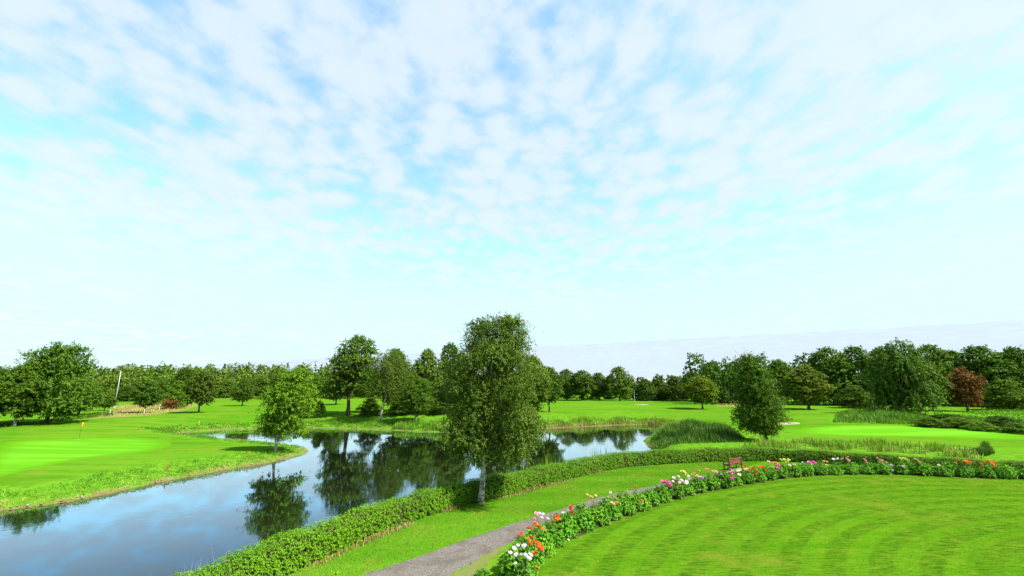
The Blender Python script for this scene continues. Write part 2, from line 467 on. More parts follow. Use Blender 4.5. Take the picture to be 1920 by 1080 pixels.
def lawn_material():
    m, t = new_mat('striped lawn')
    geo = t.n('ShaderNodeNewGeometry'); pos = geo.outputs['Position']
    dv = t.n('ShaderNodeVectorMath', {0: pos, 1: (LC[0], LC[1], 0)}, operation='SUBTRACT').outputs[0]
    ln = t.n('ShaderNodeVectorMath', {0: dv}, operation='LENGTH').outputs['Value']
    n1 = t.noise(pos, 0.16, 4.0, 0.6); n2 = t.noise(pos, 1.1, 4.0, 0.65); n3 = t.noise(pos, 14.0, 3.0, 0.7)
    rr = t.math('ADD', ln, t.math('MULTIPLY', n1, 0.6))
    ring = t.math('SINE', t.math('MULTIPLY', rr, 2 * PI / 1.45))
    near = t.ramp(ln, 4.0, 22.0)
    st = t.n('ShaderNodeMapping', {'Vector': pos, 'Rotation': (0, 0, -0.05), 'Scale': (1.3, 13.0, 1)}).outputs[0]
    s1 = t.noise(st, 1.0, 5.0, 0.72)
    st2 = t.n('ShaderNodeMapping', {'Vector': pos, 'Rotation': (0, 0, -0.72), 'Scale': (0.05, 0.55, 1)}).outputs[0]
    s2 = t.noise(st2, 1.0, 2.0, 0.5)
    c = t.mix(t.ramp(s1, 0.40, 0.60), rgb(0.020, 0.062, 0.003), rgb(0.072, 0.156, 0.006))
    c = t.mix(t.math('MULTIPLY', t.ramp(ring, -0.35, 0.35, 0.0, 0.62), t.math('MULTIPLY', near, t.ramp(n1, 0.30, 0.68, 1.0, 0.35))), c, rgb(0.070, 0.176, 0.005))
    c = t.mix(t.ramp(s2, 0.50, 0.62, 0.0, 0.40), c, rgb(0.026, 0.108, 0.002))
    c = t.mix(t.ramp(n2, 0.52, 0.70, 0.0, 0.70), c, rgb(0.095, 0.150, 0.010))
    c = t.mix(t.ramp(n1, 0.56, 0.70, 0.0, 0.70), c, rgb(0.105, 0.140, 0.012))
    c = t.mix(t.ramp(n3, 0.52, 0.74, 0.0, 0.6), c, rgb(0.020, 0.085, 0.001))
    bp = t.n('ShaderNodeBump', {'Strength': 0.5, 'Distance': 0.03, 'Height': t.math('ADD', n3, t.math('MULTIPLY', s1, 0.8))})
    p = t.n('ShaderNodeBsdfPrincipled', {'Base Color': c, 'Roughness': 0.9, 'Specular IOR Level': 0.0, 'Normal': bp.outputs[0]})
    t.n('ShaderNodeOutputMaterial', {0: p.outputs[0]})
    return m

bedL = smooth_line(BED, 140)
lawn_poly = [tuple(p) for p in bedL] + [(62.0, 20.0), (66.0, 0.0), (40.0, -14.0), (8.0, -12.0), (-1.2, 4.0)]
lawn = obj('lawn', flat_sheet('lawn', lawn_poly, 0.008, lawn_material())); lawn['kind'] = 'structure'

def soil_material():
    m, t = new_mat('bed soil')
    geo = t.n('ShaderNodeNewGeometry'); n = t.noise(geo.outputs['Position'], 14.0, 5.0, 0.7)
    c = t.mix(t.ramp(n, 0.35, 0.65), rgb(0.030, 0.022, 0.014), rgb(0.085, 0.062, 0.040))
    bp = t.n('ShaderNodeBump', {'Strength': 0.8, 'Distance': 0.05, 'Height': n})
    p = t.n('ShaderNodeBsdfPrincipled', {'Base Color': c, 'Roughness': 0.95, 'Specular IOR Level': 0.1, 'Normal': bp.outputs[0]})
    t.n('ShaderNodeOutputMaterial', {0: p.outputs[0]})
    return m
bs = bedL[22:]
outer = side(bs, 1.35)
bed_poly = [tuple(p) for p in bs] + [tuple(p) for p in outer[::-1]]
bed = obj('flower_bed', flat_sheet('flower_bed', bed_poly, 0.014, soil_material())); bed['kind'] = 'structure'

def gravel_material():
    m, t = new_mat('gravel')
    geo = t.n('ShaderNodeNewGeometry'); pos = geo.outputs['Position']
    v = t.n('ShaderNodeTexVoronoi', {'Vector': pos, 'Scale': 27.0})
    n = t.noise(pos, 0.8, 4.0, 0.6); n2 = t.noise(pos, 18.0, 3.0, 0.7)
    vc = t.n('ShaderNodeSeparateColor', {0: v.outputs['Color']}).outputs[0]
    c = t.mix(vc, rgb(0.066, 0.057, 0.049), rgb(0.165, 0.146, 0.128))
    c = t.mix(t.ramp(n2, 0.58, 0.70, 0.0, 0.9), c, rgb(0.26, 0.24, 0.215))
    c = t.mix(t.ramp(n, 0.42, 0.64, 0.0, 0.75), c, rgb(0.080, 0.067, 0.050))
    bp = t.n('ShaderNodeBump', {'Strength': 0.9, 'Distance': 0.02, 'Height': t.math('ADD', n2, vc)})
    p = t.n('ShaderNodeBsdfPrincipled', {'Base Color': c, 'Roughness': 0.9, 'Specular IOR Level': 0.15, 'Normal': bp.outputs[0]})
    t.n('ShaderNodeOutputMaterial', {0: p.outputs[0]})
    return m
GRAVEL = gravel_material()
PL = [(-9.5, 10.0), (-6.45, 16.61), (-5.39, 17.90), (-3.60, 19.89), (-1.89, 21.99), (-0.13, 24.08), (1.16, 25.39), (3.66, 28.02), (5.57, 29.99), (7.63, 31.62), (9.88, 33.28), (11.6, 34.8), (15.5, 37.4), (19.0, 39.2)]
PR = [(-4.9, 10.0), (-3.14, 16.61), (-2.27, 17.90), (-1.44, 19.32), (-0.76, 20.38), (0.05, 21.63), (0.62, 22.90), (2.0, 24.8), (4.2, 27.0), (6.4, 29.3), (8.8, 31.4), (12.0, 33.6), (15.6, 35.6), (19.4, 37.2)]
pl = smooth_line(PL, 60); pr = smooth_line(PR, 60)
rg = random.Random(5)
pl_ = smooth_line(PL, 240); pr_ = smooth_line(PR, 240)
plw = [(p[0] + rg.uniform(-.07, .07), p[1] + rg.uniform(-.07, .07)) for p in pl_]
prw = [(p[0] + rg.uniform(-.12, .12), p[1] + rg.uniform(-.12, .12)) for p in pr_]
path = obj('gravel_path', flat_sheet('gravel_path', plw + prw[::-1], 0.004, GRAVEL)); path['kind'] = 'structure'
# dry, scuffed turf where the path meets the lawn
def dry_material():
    m, t = new_mat('dry turf')
    geo = t.n('ShaderNodeNewGeometry'); n = t.noise(geo.outputs['Position'], 5.0, 5.0, 0.7)
    c = t.mix(t.ramp(n, 0.35, 0.65), rgb(0.130, 0.105, 0.050), rgb(0.075, 0.135, 0.010))
    p = t.n('ShaderNodeBsdfPrincipled', {'Base Color': c, 'Roughness': 0.95, 'Specular IOR Level': 0.1})
    t.n('ShaderNodeOutputMaterial', {0: p.outputs[0]})
    return m
DRYT = dry_material()
dp = [(-2.22, 17.81), (-1.62, 19.05), (-0.97, 20.13), (-0.45, 20.88), (-0.18, 20.63), (-0.64, 19.89), (-0.97, 19.11), (-1.03, 17.67), (-1.36, 16.22), (-2.72, 16.22)]
dpl = smooth_line(dp + [dp[0]], 90)[:-1]
rg2 = random.Random(3)
dp = [(p[0] + rg2.uniform(-.13, .13), p[1] + rg2.uniform(-.16, .16)) for p in dpl]
o = obj('dry_turf', flat_sheet('dry_turf', dp, 0.010, DRYT)); o['kind'] = 'structure'
pad = [(16.94, 38.12), (18.34, 39.82), (19.62, 40.07), (19.54, 39.07), (18.19, 37.43), (16.95, 36.99)]
o = obj('bench_pad', flat_sheet('bench_pad', pad, 0.010, plain_mat('pale gravel pad', (0.30, 0.25, 0.19), 0.95, 0.1, 0.3, 8.0))); o['kind'] = 'structure'

# ------------------------------------------------------------------ putting greens and bunkers (sheets that follow the ground)
def patch(name, P, lift, mat, rings=10, n=72):
    P = np.array(P, float); c = P.mean(0)
    d = np.concatenate([[0], np.cumsum(np.hypot(*np.diff(np.vstack([P, P[:1]]), axis=0).T))])
    k = np.linspace(0, d[-1], n, endpoint=False); Q = np.vstack([P, P[:1]])
    x = np.interp(k, d, Q[:, 0]); y = np.interp(k, d, Q[:, 1])
    for _ in range(4):
        x = (np.roll(x, 1) + 2 * x + np.roll(x, -1)) / 4; y = (np.roll(y, 1) + 2 * y + np.roll(y, -1)) / 4
    V = [(c[0], c[1])]
    for r in range(1, rings + 1):
        f = r / rings
        V += [(c[0] + (x[i] - c[0]) * f, c[1] + (y[i] - c[1]) * f) for i in range(n)]
    V = np.array(V); z = HT(V[:, 0], V[:, 1]) + lift
    z[-n:] -= lift + 0.06          # the rim runs into the turf
    fs = [(0, 1 + i, 1 + (i + 1) % n) for i in range(n)]
    for r in range(1, rings):
        a = 1 + (r - 1) * n; b = 1 + r * n
        fs += [(a + i, b + i, b + (i + 1) % n, a + (i + 1) % n) for i in range(n)]
    me = bpy.data.meshes.new(name); me.from_pydata([(V[i, 0], V[i, 1], z[i]) for i in range(len(V))], [], fs); me.update()
    if sum(p.normal.z for p in me.polygons) < 0: me.flip_normals()
    ea = me.attributes.new('edge', 'FLOAT', 'POINT')
    ea.data.foreach_set('value', np.array([0.0] + [r / rings for r in range(1, rings + 1) for _ in range(n)], np.float32))
    me.polygons.foreach_set('use_smooth', [True] * len(me.polygons))
    me.materials.append(mat)
    o = obj(name, me); o['kind'] = 'structure'
    return o

def green_material(rot, sc):
    m, t = new_mat('putting green turf')
    geo = t.n('ShaderNodeNewGeometry'); pos = geo.outputs['Position']
    st = t.n('ShaderNodeMapping', {'Vector': pos, 'Rotation': (0, 0, rot), 'Scale': (0.04, sc, 1)}).outputs[0]
    s = t.noise(st, 1.0, 2.0, 0.5); n = t.noise(pos, 0.5, 4.0, 0.6)
    c = t.mix(t.ramp(s, 0.40, 0.60), rgb(0.066, 0.215, 0.008), rgb(0.092, 0.265, 0.012))
    c = t.mix(t.ramp(n, 0.5, 0.75, 0.0, 0.35), c, rgb(0.075, 0.225, 0.006))
    ed = t.n('ShaderNodeAttribute', attribute_name='edge').outputs['Fac']
    n2 = t.noise(pos, 1.2, 4.0, 0.65)
    ed = t.math('ADD', ed, t.math('MULTIPLY', t.math('SUBTRACT', n2, 0.5), 0.22))
    c = t.mix(t.ramp(ed, 0.60, 0.95), c, rgb(0.058, 0.172, 0.005))
    p = t.n('ShaderNodeBsdfPrincipled', {'Base Color': c, 'Roughness': 0.9, 'Specular IOR Level': 0.0})
    t.n('ShaderNodeOutputMaterial', {0: p.outputs[0]})
    return m
GL = [(-41.57, 34.98), (-49.08, 43.37), (-66.70, 61.95), (-63.91, 65.43), (-60.32, 68.81), (-54.44, 69.22), (-49.09, 67.80), (-45.00, 64.06), (-41.31, 57.57), (-39.51, 51.36), (-40.85, 47.68), (-41.25, 43.73), (-39.88, 38.80), (-38.19, 34.06)]
patch('putting_green', GL, 0.03, green_material(0.25, 0.42), 12)
GR = [(38.58, 68.57), (44.59, 76.03), (51.95, 79.31), (61.19, 79.66), (67.99, 79.24), (71.06, 75.03), (72.59, 70.10), (73.34, 65.27), (67.90, 60.54), (64.08, 62.08), (58.29, 64.88), (48.76, 65.76), (41.13, 65.35)]
patch('putting_green', GR, 0.03, green_material(-0.1, 0.3), 10)
GF = [(31.70, 73.07), (36.73, 79.38), (41.61, 80.12), (41.95, 75.92), (37.81, 69.97), (33.32, 68.87)]
SAND = plain_mat('bunker sand', (0.24, 0.20, 0.14), 0.95, 0.05, 0.18, 1.5)
def bunker(P, label_unused=None):
    patch('sand_bunker', P, 0.05, SAND, 4, 40)
bunker([(45.24, 82.05), (48.69, 84.41), (50.80, 83.20), (50.44, 81.74), (48.32, 80.71), (45.45, 80.49)])
bunker([(37.28, 147.27), (43.75, 156.61), (45.24, 151.45), (38.89, 139.28)])
bunker([(45.60, 52.66), (49.57, 54.06), (51.23, 53.17), (51.31, 50.96), (48.96, 49.33), (46.04, 49.73)])
bunker([(84.62, 99.21), (88.53, 100.68), (89.71, 99.23), (86.03, 97.27)])

# ------------------------------------------------------------------ foliage generators
def unit(v):
    return v / (np.linalg.norm(v, axis=-1, keepdims=True) + 1e-9)

def leaf_quads(rng, pos, nrm, along, size, ratio=0.55):
    """rhombic leaves: centre, plane normal, long axis"""
    n = len(pos)
    a = unit(along - nrm * (along * nrm).sum(1, keepdims=True))
    b = np.cross(nrm, a)
    s = (size * rng.uniform(0.65, 1.35, n))[:, None]
    V = np.stack([pos - a * s * 0.5, pos + b * s * 0.5 * ratio, pos + a * s * 0.5, pos - b * s * 0.5 * ratio], 1).reshape(-1, 3)
    F = np.arange(4 * n).reshape(n, 4)
    return V, F

def sprays(rng, base, dirs, outw, L, per, size, droop, spread, updown=0.25, ratio=0.55, tintc=None):
    """twigs of leaves; returns vertices, faces, tint"""
    N = len(base); m = N * per
    s = rng.uniform(0.05, 1.0, (N, per))
    Ls = (L * rng.uniform(0.6, 1.3, N))[:, None]
    p = base[:, None, :] + dirs[:, None, :] * (Ls * s)[..., None]
    p[..., 2] -= droop * Ls * s ** 2
    p = p + rng.normal(0, 1, (N, per, 3)) * (spread * L)
    p = p.reshape(m, 3)
    ow = np.repeat(outw, per, 0)
    nrm = unit(ow * 0.75 + rng.normal(0, 0.46, (m, 3)) + np.array([0, 0, updown]))
    al = unit(np.repeat(dirs, per, 0) + rng.normal(0, 0.7, (m, 3)) - np.array([0, 0, droop * 0.5]))
    V, F = leaf_quads(rng, p, nrm, al, size, ratio)
    tc = rng.uniform(0, 1, N) if tintc is None else tintc
    t = np.clip(np.repeat(tc, per) * 0.6 + rng.uniform(0, 1, m) * 0.4, 0, 1)
    return V, F, np.repeat(t, 4)

def rand_dirs(rng, n, zmin=-0.6):
    z = rng.uniform(zmin, 1, n); ph = rng.uniform(0, 2 * PI, n); r = np.sqrt(np.maximum(0, 1 - z * z))
    return np.stack([r * np.cos(ph), r * np.sin(ph), z], 1)

PROFILES = {
    'round': [(0, .45), (.12, .80), (.35, 1.0), (.6, .97), (.8, .74), (.93, .42), (1, .12)],
    'oval': [(0, .30), (.15, .70), (.4, 1.0), (.65, .88), (.85, .52), (1, .10)],
    'cone': [(0, .75), (.12, 1.0), (.35, .88), (.6, .62), (.8, .38), (1, .05)],
    'wide': [(0, .60), (.2, .95), (.45, 1.0), (.7, .86), (.9, .50), (1, .15)],
    'column': [(0, .55), (.15, .90), (.4, 1.0), (.7, .82), (.9, .50), (1, .12)],
    'dome': [(0, .92), (.25, 1.0), (.5, .92), (.75, .68), (.92, .36), (1, .1)],
    'spire': [(0, .8), (.1, 1.0), (.5, .58), (.8, .26), (1, .03)],
    'birch': [(0, .40), (.10, .74), (.22, .96), (.36, 1.0), (.52, .94), (.62, .78), (.72, .60), (.86, .60), (.95, .46), (1, .2)],
}

def make_tree(name, seed, h, w, trunk=0.2, profile='round', blobs=22, nspray=500, per=9, leaf=0.3, L=0.8, droop=0.3, spread=0.10,
              bark='bark', leafmat='leaf_broad', tr=None, lean=(0, 0), off=0.0, limbs=10, blob_k=0.40, inner=0.22, shear=0.0, updown=0.25,
              ratio=0.55, fork=0, zmin=-0.7, trunk_top=0.80, lobes=None, deep=3, feather=0, slim=1.0):
    """returns trunk mesh and crown mesh of a tree whose base is the origin"""
    rng = np.random.default_rng(seed); rr = random.Random(seed)
    pr_ = np.array(PROFILES[profile]); z0 = h * trunk; ch = h - z0
    tr = tr or h * 0.022
    def axis_at(z):
        f = z / h
        return np.array([lean[0] * f + off * min(1, max(0, (f - 0.1) / 0.4)) + shear * max(0, f - .45) ** 1.5, lean[1] * f, z])
    B = []
    for i in range(blobs):
        t = (i + 0.5 + rng.uniform(-.4, .4)) / blobs
        R = np.interp(t, pr_[:, 0], pr_[:, 1]) * w / 2
        rb = max(R * blob_k, 0.085 * w) * rng.uniform(0.75, 1.25)
        rho = max(0.0, (R - rb * 0.85)) * rng.uniform(0.55, 1.05)
        ph = i * 2.39996 + rng.uniform(-.5, .5)
        z = z0 + ch * t; z = min(z, h - rb * 0.55)
        c = axis_at(z) + np.array([math.cos(ph) * rho, math.sin(ph) * rho, 0])
        B.append((c, rb, rb * rng.uniform(0.62, 0.9)))
    if lobes:
        # the crown's own lobes, each repeated through its depth
        B = []
        k_ = (h - 0.45 * L) / max(l[1] + l[2] * .85 for l in lobes)
        lobes = [(l[0] * k_ * slim, l[1] * k_, l[2] * k_ * (slim + 1) / 2) for l in lobes]
        for (lx, lz, lr) in lobes:
            same = [l for l in lobes if abs(l[1] - lz) < 0.09 * h]
            half = (max(l[0] + l[2] for l in same) - min(l[0] - l[2] for l in same)) / 2
            mid_ = (max(l[0] + l[2] for l in same) + min(l[0] - l[2] for l in same)) / 2
            for k in range(deep):
                q = (k + .5) / deep * 2 - 1
                dy = q * half * .72 + rng.normal(0, .12) * half
                sq = math.sqrt(max(.15, 1 - (abs(q) * .8) ** 2))
                B.append((np.array([mid_ + (lx - mid_) * sq + rng.normal(0, .1) * lr, dy, lz + rng.normal(0, .15) * lr]), lr * rng.uniform(.8, 1.1) * (.7 + .3 * sq), lr * rng.uniform(.62, .85)))
    W_ = np.array([b[1] * b[1] for b in B]); W_ /= W_.sum()
    pick = rng.choice(len(B), nspray, p=W_)
    C = np.array([b[0] for b in B])[pick]; Rb = np.array([(b[1], b[1], b[2]) for b in B])[pick]
    u = rand_dirs(rng, nspray, zmin)
    inn = rng.uniform(0, 1, nspray) < inner
    f = np.where(inn, rng.uniform(0.1, 0.6, nspray), rng.uniform(0.62, 0.98, nspray))[:, None]
    base = C + u * Rb * f
    dirs = unit(u + rng.normal(0, 0.45, (nspray, 3)) + np.array([0, 0, 0.15 - droop * 0.5]))
    btint = rng.uniform(0, 1, len(B))[pick]
    V, F, T = sprays(rng, base, dirs, u, L, per, leaf, droop, spread, updown, ratio, np.clip(btint * .6 + rng.uniform(0, .4, nspray), 0, 1))
    if feather:
        nf = feather; pk = rng.choice(len(B), nf, p=W_)
        uf = rand_dirs(rng, nf, -0.5)
        bf = np.array([b[0] for b in B])[pk] + uf * np.array([(b[1], b[1], b[2]) for b in B])[pk] * .9
        df_ = unit(uf + rng.normal(0, .3, (nf, 3)) + np.array([0, 0, .25]))
        V2, F2, T2 = sprays(rng, bf, df_, uf, L * 2.1, per, leaf * .9, droop * 1.1, .04, updown, ratio)
        F = np.concatenate([F, F2 + len(V)]); V = np.concatenate([V, V2]); T = np.concatenate([T, T2])
    crown = mesh_np(name + ' crown', V, F, np.full(len(F), 4), M[leafmat], T)
    mb = MB()
    nseg = 9
    if fork:
        for k in range(fork):
            a = 2 * PI * k / fork + 0.4
            pth = []; rad = []
            for i in range(nseg):
                q = i / (nseg - 1); z = h * trunk_top * q
                p = axis_at(z) + np.array([math.cos(a), math.sin(a), 0]) * (0.06 + 0.16 * q) * w * q
                pth.append(p); rad.append(tr * 0.75 * (1 - 0.85 * q) + 0.01)
            mb.tube(pth, rad, 7)
    else:
        pth = []; rad = []
        for i in range(nseg):
            q = i / (nseg - 1); z = h * trunk_top * q - 0.15 * (i == 0)
            p = axis_at(max(0, z)) + np.array([rr.uniform(-1, 1), rr.uniform(-1, 1), 0]) * tr * 0.35 * (i > 0); p[2] = z
            pth.append(p); rad.append(tr * (1.35 if i == 0 else 1.0 - 0.9 * q) + 0.008)
        mb.tube(pth, rad, 9)
    order = sorted(range(len(B)), key=lambda i: -B[i][1])[:limbs]
    for i in order:
        c = B[i][0]; zs = max(z0 * 0.85, c[2] - 0.35 * np.hypot(c[0], c[1]) - 0.12 * h); zs = min(zs, h * trunk_top * 0.9)
        a = axis_at(zs); mdl = (a * 0.5 + c * 0.5) + np.array([0, 0, 0.05 * h * 0.5])
        r0 = tr * (1 - 0.85 * zs / h) * 0.55
        mb.tube([a, mdl, c], [r0, r0 * 0.6, r0 * 0.2 + 0.004], 5)
    tm = mb.mesh(name + ' trunk', M[bark], smooth=True)
    return tm, crown

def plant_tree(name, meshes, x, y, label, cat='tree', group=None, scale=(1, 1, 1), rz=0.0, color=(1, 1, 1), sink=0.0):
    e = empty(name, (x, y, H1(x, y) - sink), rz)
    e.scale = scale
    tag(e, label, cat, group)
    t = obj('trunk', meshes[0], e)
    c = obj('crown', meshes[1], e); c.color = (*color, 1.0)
    return e

# ------------------------------------------------------------------ single trees
# crown lobes as (sideways, height, radius) in metres from the foot of the tree
LOBES_BIRCH = [(-0.44, 11.19, 0.69), (0.81, 11.25, 0.75), (2.18, 11.31, 0.78), (1.45, 10.31, 1.00), (-0.05, 10.19, 0.94), (2.57, 10.31, 0.60), (-0.91, 9.19, 1.00), (0.84, 8.94, 1.31), (2.46, 9.06, 0.94), (-1.65, 8.31, 0.88), (-1.63, 7.19, 1.06), (-0.01, 7.31, 1.31), (1.87, 7.31, 1.31), (3.12, 7.19, 0.81), (-1.61, 5.56, 0.94), (-1.90, 4.44, 0.69), (-0.36, 5.56, 1.31), (1.27, 5.56, 1.31), (2.89, 5.56, 1.06), (3.65, 5.06, 0.69), (-0.59, 4.06, 1.06), (1.17, 3.94, 1.06), (2.66, 4.06, 1.06), (3.41, 4.31, 0.62), (-1.08, 3.62, 0.69), (-0.07, 3.00, 0.60), (1.43, 3.12, 0.75), (2.43, 3.19, 0.78), (-1.58, 3.94, 0.56), (3.85, 8.31, 0.50), (1.67, 11.81, 0.38), (2.30, 11.69, 0.44), (-0.45, 11.56, 0.38)]
LOBES_ALDER = [(3.36, 11.83, 0.55), (2.63, 11.01, 0.82), (3.44, 10.28, 1.00), (0.88, 10.37, 1.00), (2.08, 9.37, 1.36), (4.14, 8.83, 1.09), (0.14, 8.83, 1.09), (-1.02, 7.74, 1.18), (1.17, 7.74, 1.55), (3.35, 7.74, 1.36), (4.96, 7.19, 0.82), (-1.22, 6.28, 1.18), (0.80, 6.10, 1.55), (2.98, 6.10, 1.36), (4.24, 6.28, 0.82), (-1.41, 4.64, 1.00), (0.43, 4.46, 1.36), (2.59, 4.64, 1.36), (3.63, 5.19, 0.82), (-1.46, 3.37, 1.00), (0.38, 3.19, 1.18), (2.18, 3.37, 1.09), (3.54, 2.64, 0.82), (-1.65, 2.64, 0.64), (3.22, 2.18, 0.64)]
LOBES_OAK = [(1.17, 17.25, 1.35), (3.33, 16.35, 1.65), (-0.24, 16.05, 1.35), (1.67, 14.55, 2.25), (4.52, 14.55, 1.35), (-2.23, 14.55, 1.35), (-0.90, 12.75, 2.25), (2.47, 11.85, 2.55), (5.00, 12.15, 1.35), (-3.60, 12.75, 1.35), (-3.74, 10.65, 1.65), (-0.97, 9.75, 2.25), (2.07, 9.15, 2.25), (4.75, 9.45, 1.65), (-4.03, 8.55, 1.35), (-2.59, 7.35, 1.95), (0.43, 7.05, 1.95), (3.45, 6.75, 1.65), (-3.66, 5.55, 1.65), (-1.23, 5.25, 1.65), (2.99, 4.95, 1.35), (-3.84, 4.05, 1.05), (4.51, 4.65, 1.05)]
LOBES_WIND = [(2.53, 14.36, 0.88), (1.12, 13.86, 1.21), (-0.59, 13.61, 1.39), (-2.50, 13.10, 1.39), (-3.60, 12.35, 1.13), (3.71, 12.35, 1.13), (1.54, 11.84, 1.64), (-0.87, 11.34, 1.89), (4.80, 11.34, 0.88), (-3.43, 10.33, 1.89), (3.43, 10.08, 1.39), (1.07, 9.32, 1.89), (-1.30, 8.57, 1.89), (4.01, 7.31, 1.89), (6.54, 6.05, 1.39), (1.70, 6.30, 1.89), (6.16, 4.28, 1.64), (3.64, 4.28, 1.89), (1.17, 4.03, 1.89), (-0.33, 2.77, 1.39), (3.10, 2.02, 1.39), (6.87, 3.28, 1.13), (4.96, 2.77, 1.13), (-3.26, 8.32, 1.51), (-3.03, 6.05, 1.51), (-1.91, 4.28, 1.51)]
LOBES_POND = [(-1.62, 11.84, 0.94), (-0.14, 11.66, 0.60), (-2.33, 10.62, 1.03), (-0.85, 10.43, 1.22), (-1.94, 9.12, 1.41), (0.36, 9.49, 0.94), (-0.55, 8.18, 1.41), (-2.52, 7.43, 1.22), (1.31, 7.99, 0.85), (0.80, 6.86, 1.41), (-1.14, 6.30, 1.60), (-2.90, 5.73, 1.03), (1.80, 5.73, 1.13), (0.02, 4.98, 1.60), (-2.14, 4.23, 1.60), (-3.62, 3.57, 0.85), (-3.80, 2.91, 0.75), (1.98, 4.04, 0.94), (-1.16, 2.91, 1.60), (0.90, 2.91, 1.32), (-2.76, 2.16, 0.94), (-0.57, 1.60, 1.03), (1.15, 1.79, 0.85), (2.88, 5.36, 0.53), (0.50, 1.03, 0.66), (-1.67, 1.79, 0.85)]
# main birch in front of the hedge
bx, by, bh, bw, bo = (-1.85, 28.27, 11.10, 6.73, 1.07)
birch = make_tree('birch', 11, bh, bw * 1.12, 0.20, 'birch', 120, 10500, 12, 0.100, 0.46, 0.55, 0.10, 'bark_birch', 'leaf_birch', 0.155,
                  lean=(0.9, 0.0), limbs=30, inner=0.15, zmin=-0.6, lobes=LOBES_BIRCH, deep=3, feather=1500, slim=1.0, ratio=0.6)
plant_tree('birch_tree', birch, bx, by, 'big leafy birch with mottled white trunk standing in front of the clipped hedge', 'tree')

bx, by, bh, bw, bo = (-26.77, 53.92, 9.80, 6.52, 0.99)
alder = make_tree('alder', 23, bh, bw * 1.0, 0.17, 'oval', 52, 2700, 11, 0.20, 0.62, 0.15, 0.11, 'bark_pale', 'leaf_broad', 0.14,
                  lean=(0.9, 0), limbs=16, zmin=-.4, inner=.12, lobes=LOBES_ALDER, feather=350, slim=.92)
plant_tree('alder_tree', alder, bx, by, 'leaning bright green tree on the grassy point jutting into the pond', 'tree', color=(1.3, 1.45, 0.85))

bx, by, bh, bw, bo = (-35.41, 101.35, 17.50, 11.74, 0.42)
oak = make_tree('oak', 31, bh, bw, 0.20, 'oval', 60, 3000, 11, 0.34, 0.75, 0.10, 0.11, 'bark', 'leaf_broad', 0.42, limbs=18, zmin=-.35, inner=.12, lobes=LOBES_OAK, feather=350, lean=(0.3, 0))
plant_tree('oak_tree', oak, bx, by, 'tall oak with thick bare trunk on the far bank of the pond', 'tree', color=(0.95, 1.0, 0.9))

bx, by, bh, bw, bo = (-26.30, 94.45, 13.81, 7.84, 1.48)
weep = make_tree('weeping birch', 43, bh, bw, 0.40, 'round', 26, 950, 18, 0.25, 2.6, 0.95, 0.05, 'bark_birch', 'leaf_birch', 0.20, off=bo * 0.7, limbs=14, blob_k=0.34, lean=(0.5, 0), zmin=-0.2)
plant_tree('weeping_birch', weep, bx, by, 'weeping birch with slim white trunk right of the tall oak', 'tree', color=(0.85, 0.85, 0.85))

bx, by, bh, bw, bo = (-18.69, 91.30, 8.00, 6.89, 0.01)
fork = make_tree('forked tree', 47, bh, bw, 0.24, 'wide', 20, 1300, 11, 0.28, 0.8, 0.15, 0.12, 'bark_pale', 'leaf_broad', 0.20, off=bo, limbs=8, fork=3)
plant_tree('forked_tree', fork, bx, by, 'low dark tree with forked pale stems by the reeds of the far bank', 'tree', color=(0.75, 0.85, 0.7))

bx, by, bh, bw, bo = (32.37, 60.50, 11.19, 7.91, -0.09)
rbirch = make_tree('pond birch', 53, bh, bw * 0.88, 0.12, 'column', 70, 4000, 12, 0.18, 0.65, 0.3, 0.11, 'bark', 'leaf_broad', 0.17, limbs=18, zmin=-.45, lean=(-0.6, 0), lobes=LOBES_POND, feather=500, slim=.95, inner=.18)
plant_tree('birch_tree', rbirch, bx, by, 'lone bushy birch right of the dark rush clump beyond the bench', 'tree', color=(0.85, 0.95, 0.75))

bx, by, bh, bw, bo = (-81.81, 82.82, 14.00, 10.89, 0.49)
wind = make_tree('windswept tree', 59, bh, bw * 0.9, 0.12, 'round', 64, 3100, 11, 0.32, 0.95, 0.15, 0.11, 'bark', 'leaf_broad', 0.30, limbs=14, zmin=-.35, inner=.12, lobes=LOBES_WIND, feather=400, lean=(1.0, 0))
plant_tree('windswept_tree', wind, bx, by, 'large windswept tree with its top blown to the right, left edge of the course', 'tree', color=(0.85, 1.0, 0.95))
bx, by, bh, bw, bo = (-83.45, 79.15, 9.78, 7.80, 0.45)
dk = make_tree('dark round tree', 61, bh, bw, 0.16, 'round', 52, 2500, 11, 0.30, 0.75, 0.12, 0.11, 'bark_pale', 'leaf_broad', 0.22, off=bo, limbs=12, blob_k=.28, zmin=-.35, inner=.12)
plant_tree('round_tree', dk, bx, by, 'dark round tree with a pale slanting trunk left of the windswept tree', 'tree', color=(0.78, 0.88, 0.75))

# the russet tree and the weeping one before the right-hand wood
bx, by, bh, bw, bo = (111.70, 114.95, 10.04, 10.83, 0.14)
rus = make_tree('russet tree', 67, bh, bw * 0.85, 0.14, 'oval', 28, 1500, 11, 0.38, 0.9, 0.1, 0.12, 'bark', 'leaf_red', 0.25, off=bo * .8, limbs=12)
plant_tree('russet_tree', rus, bx, by, 'reddish brown tree in front of the dark wood on the right', 'tree')
bx, by, bh, bw, bo = (85.32, 102.56, 15.68, 13.04, 1.37)
wr = make_tree('weeping tree', 71, bh, bw, 0.10, 'column', 44, 1700, 18, 0.44, 2.6, 0.85, 0.05, 'bark_pale', 'leaf_birch', 0.30, off=bo, limbs=14, blob_k=0.32, zmin=-0.3)
plant_tree('weeping_tree', wr, bx, by, 'tall grey green weeping tree before the right-hand wood', 'tree', color=(0.80, 0.95, 0.80))

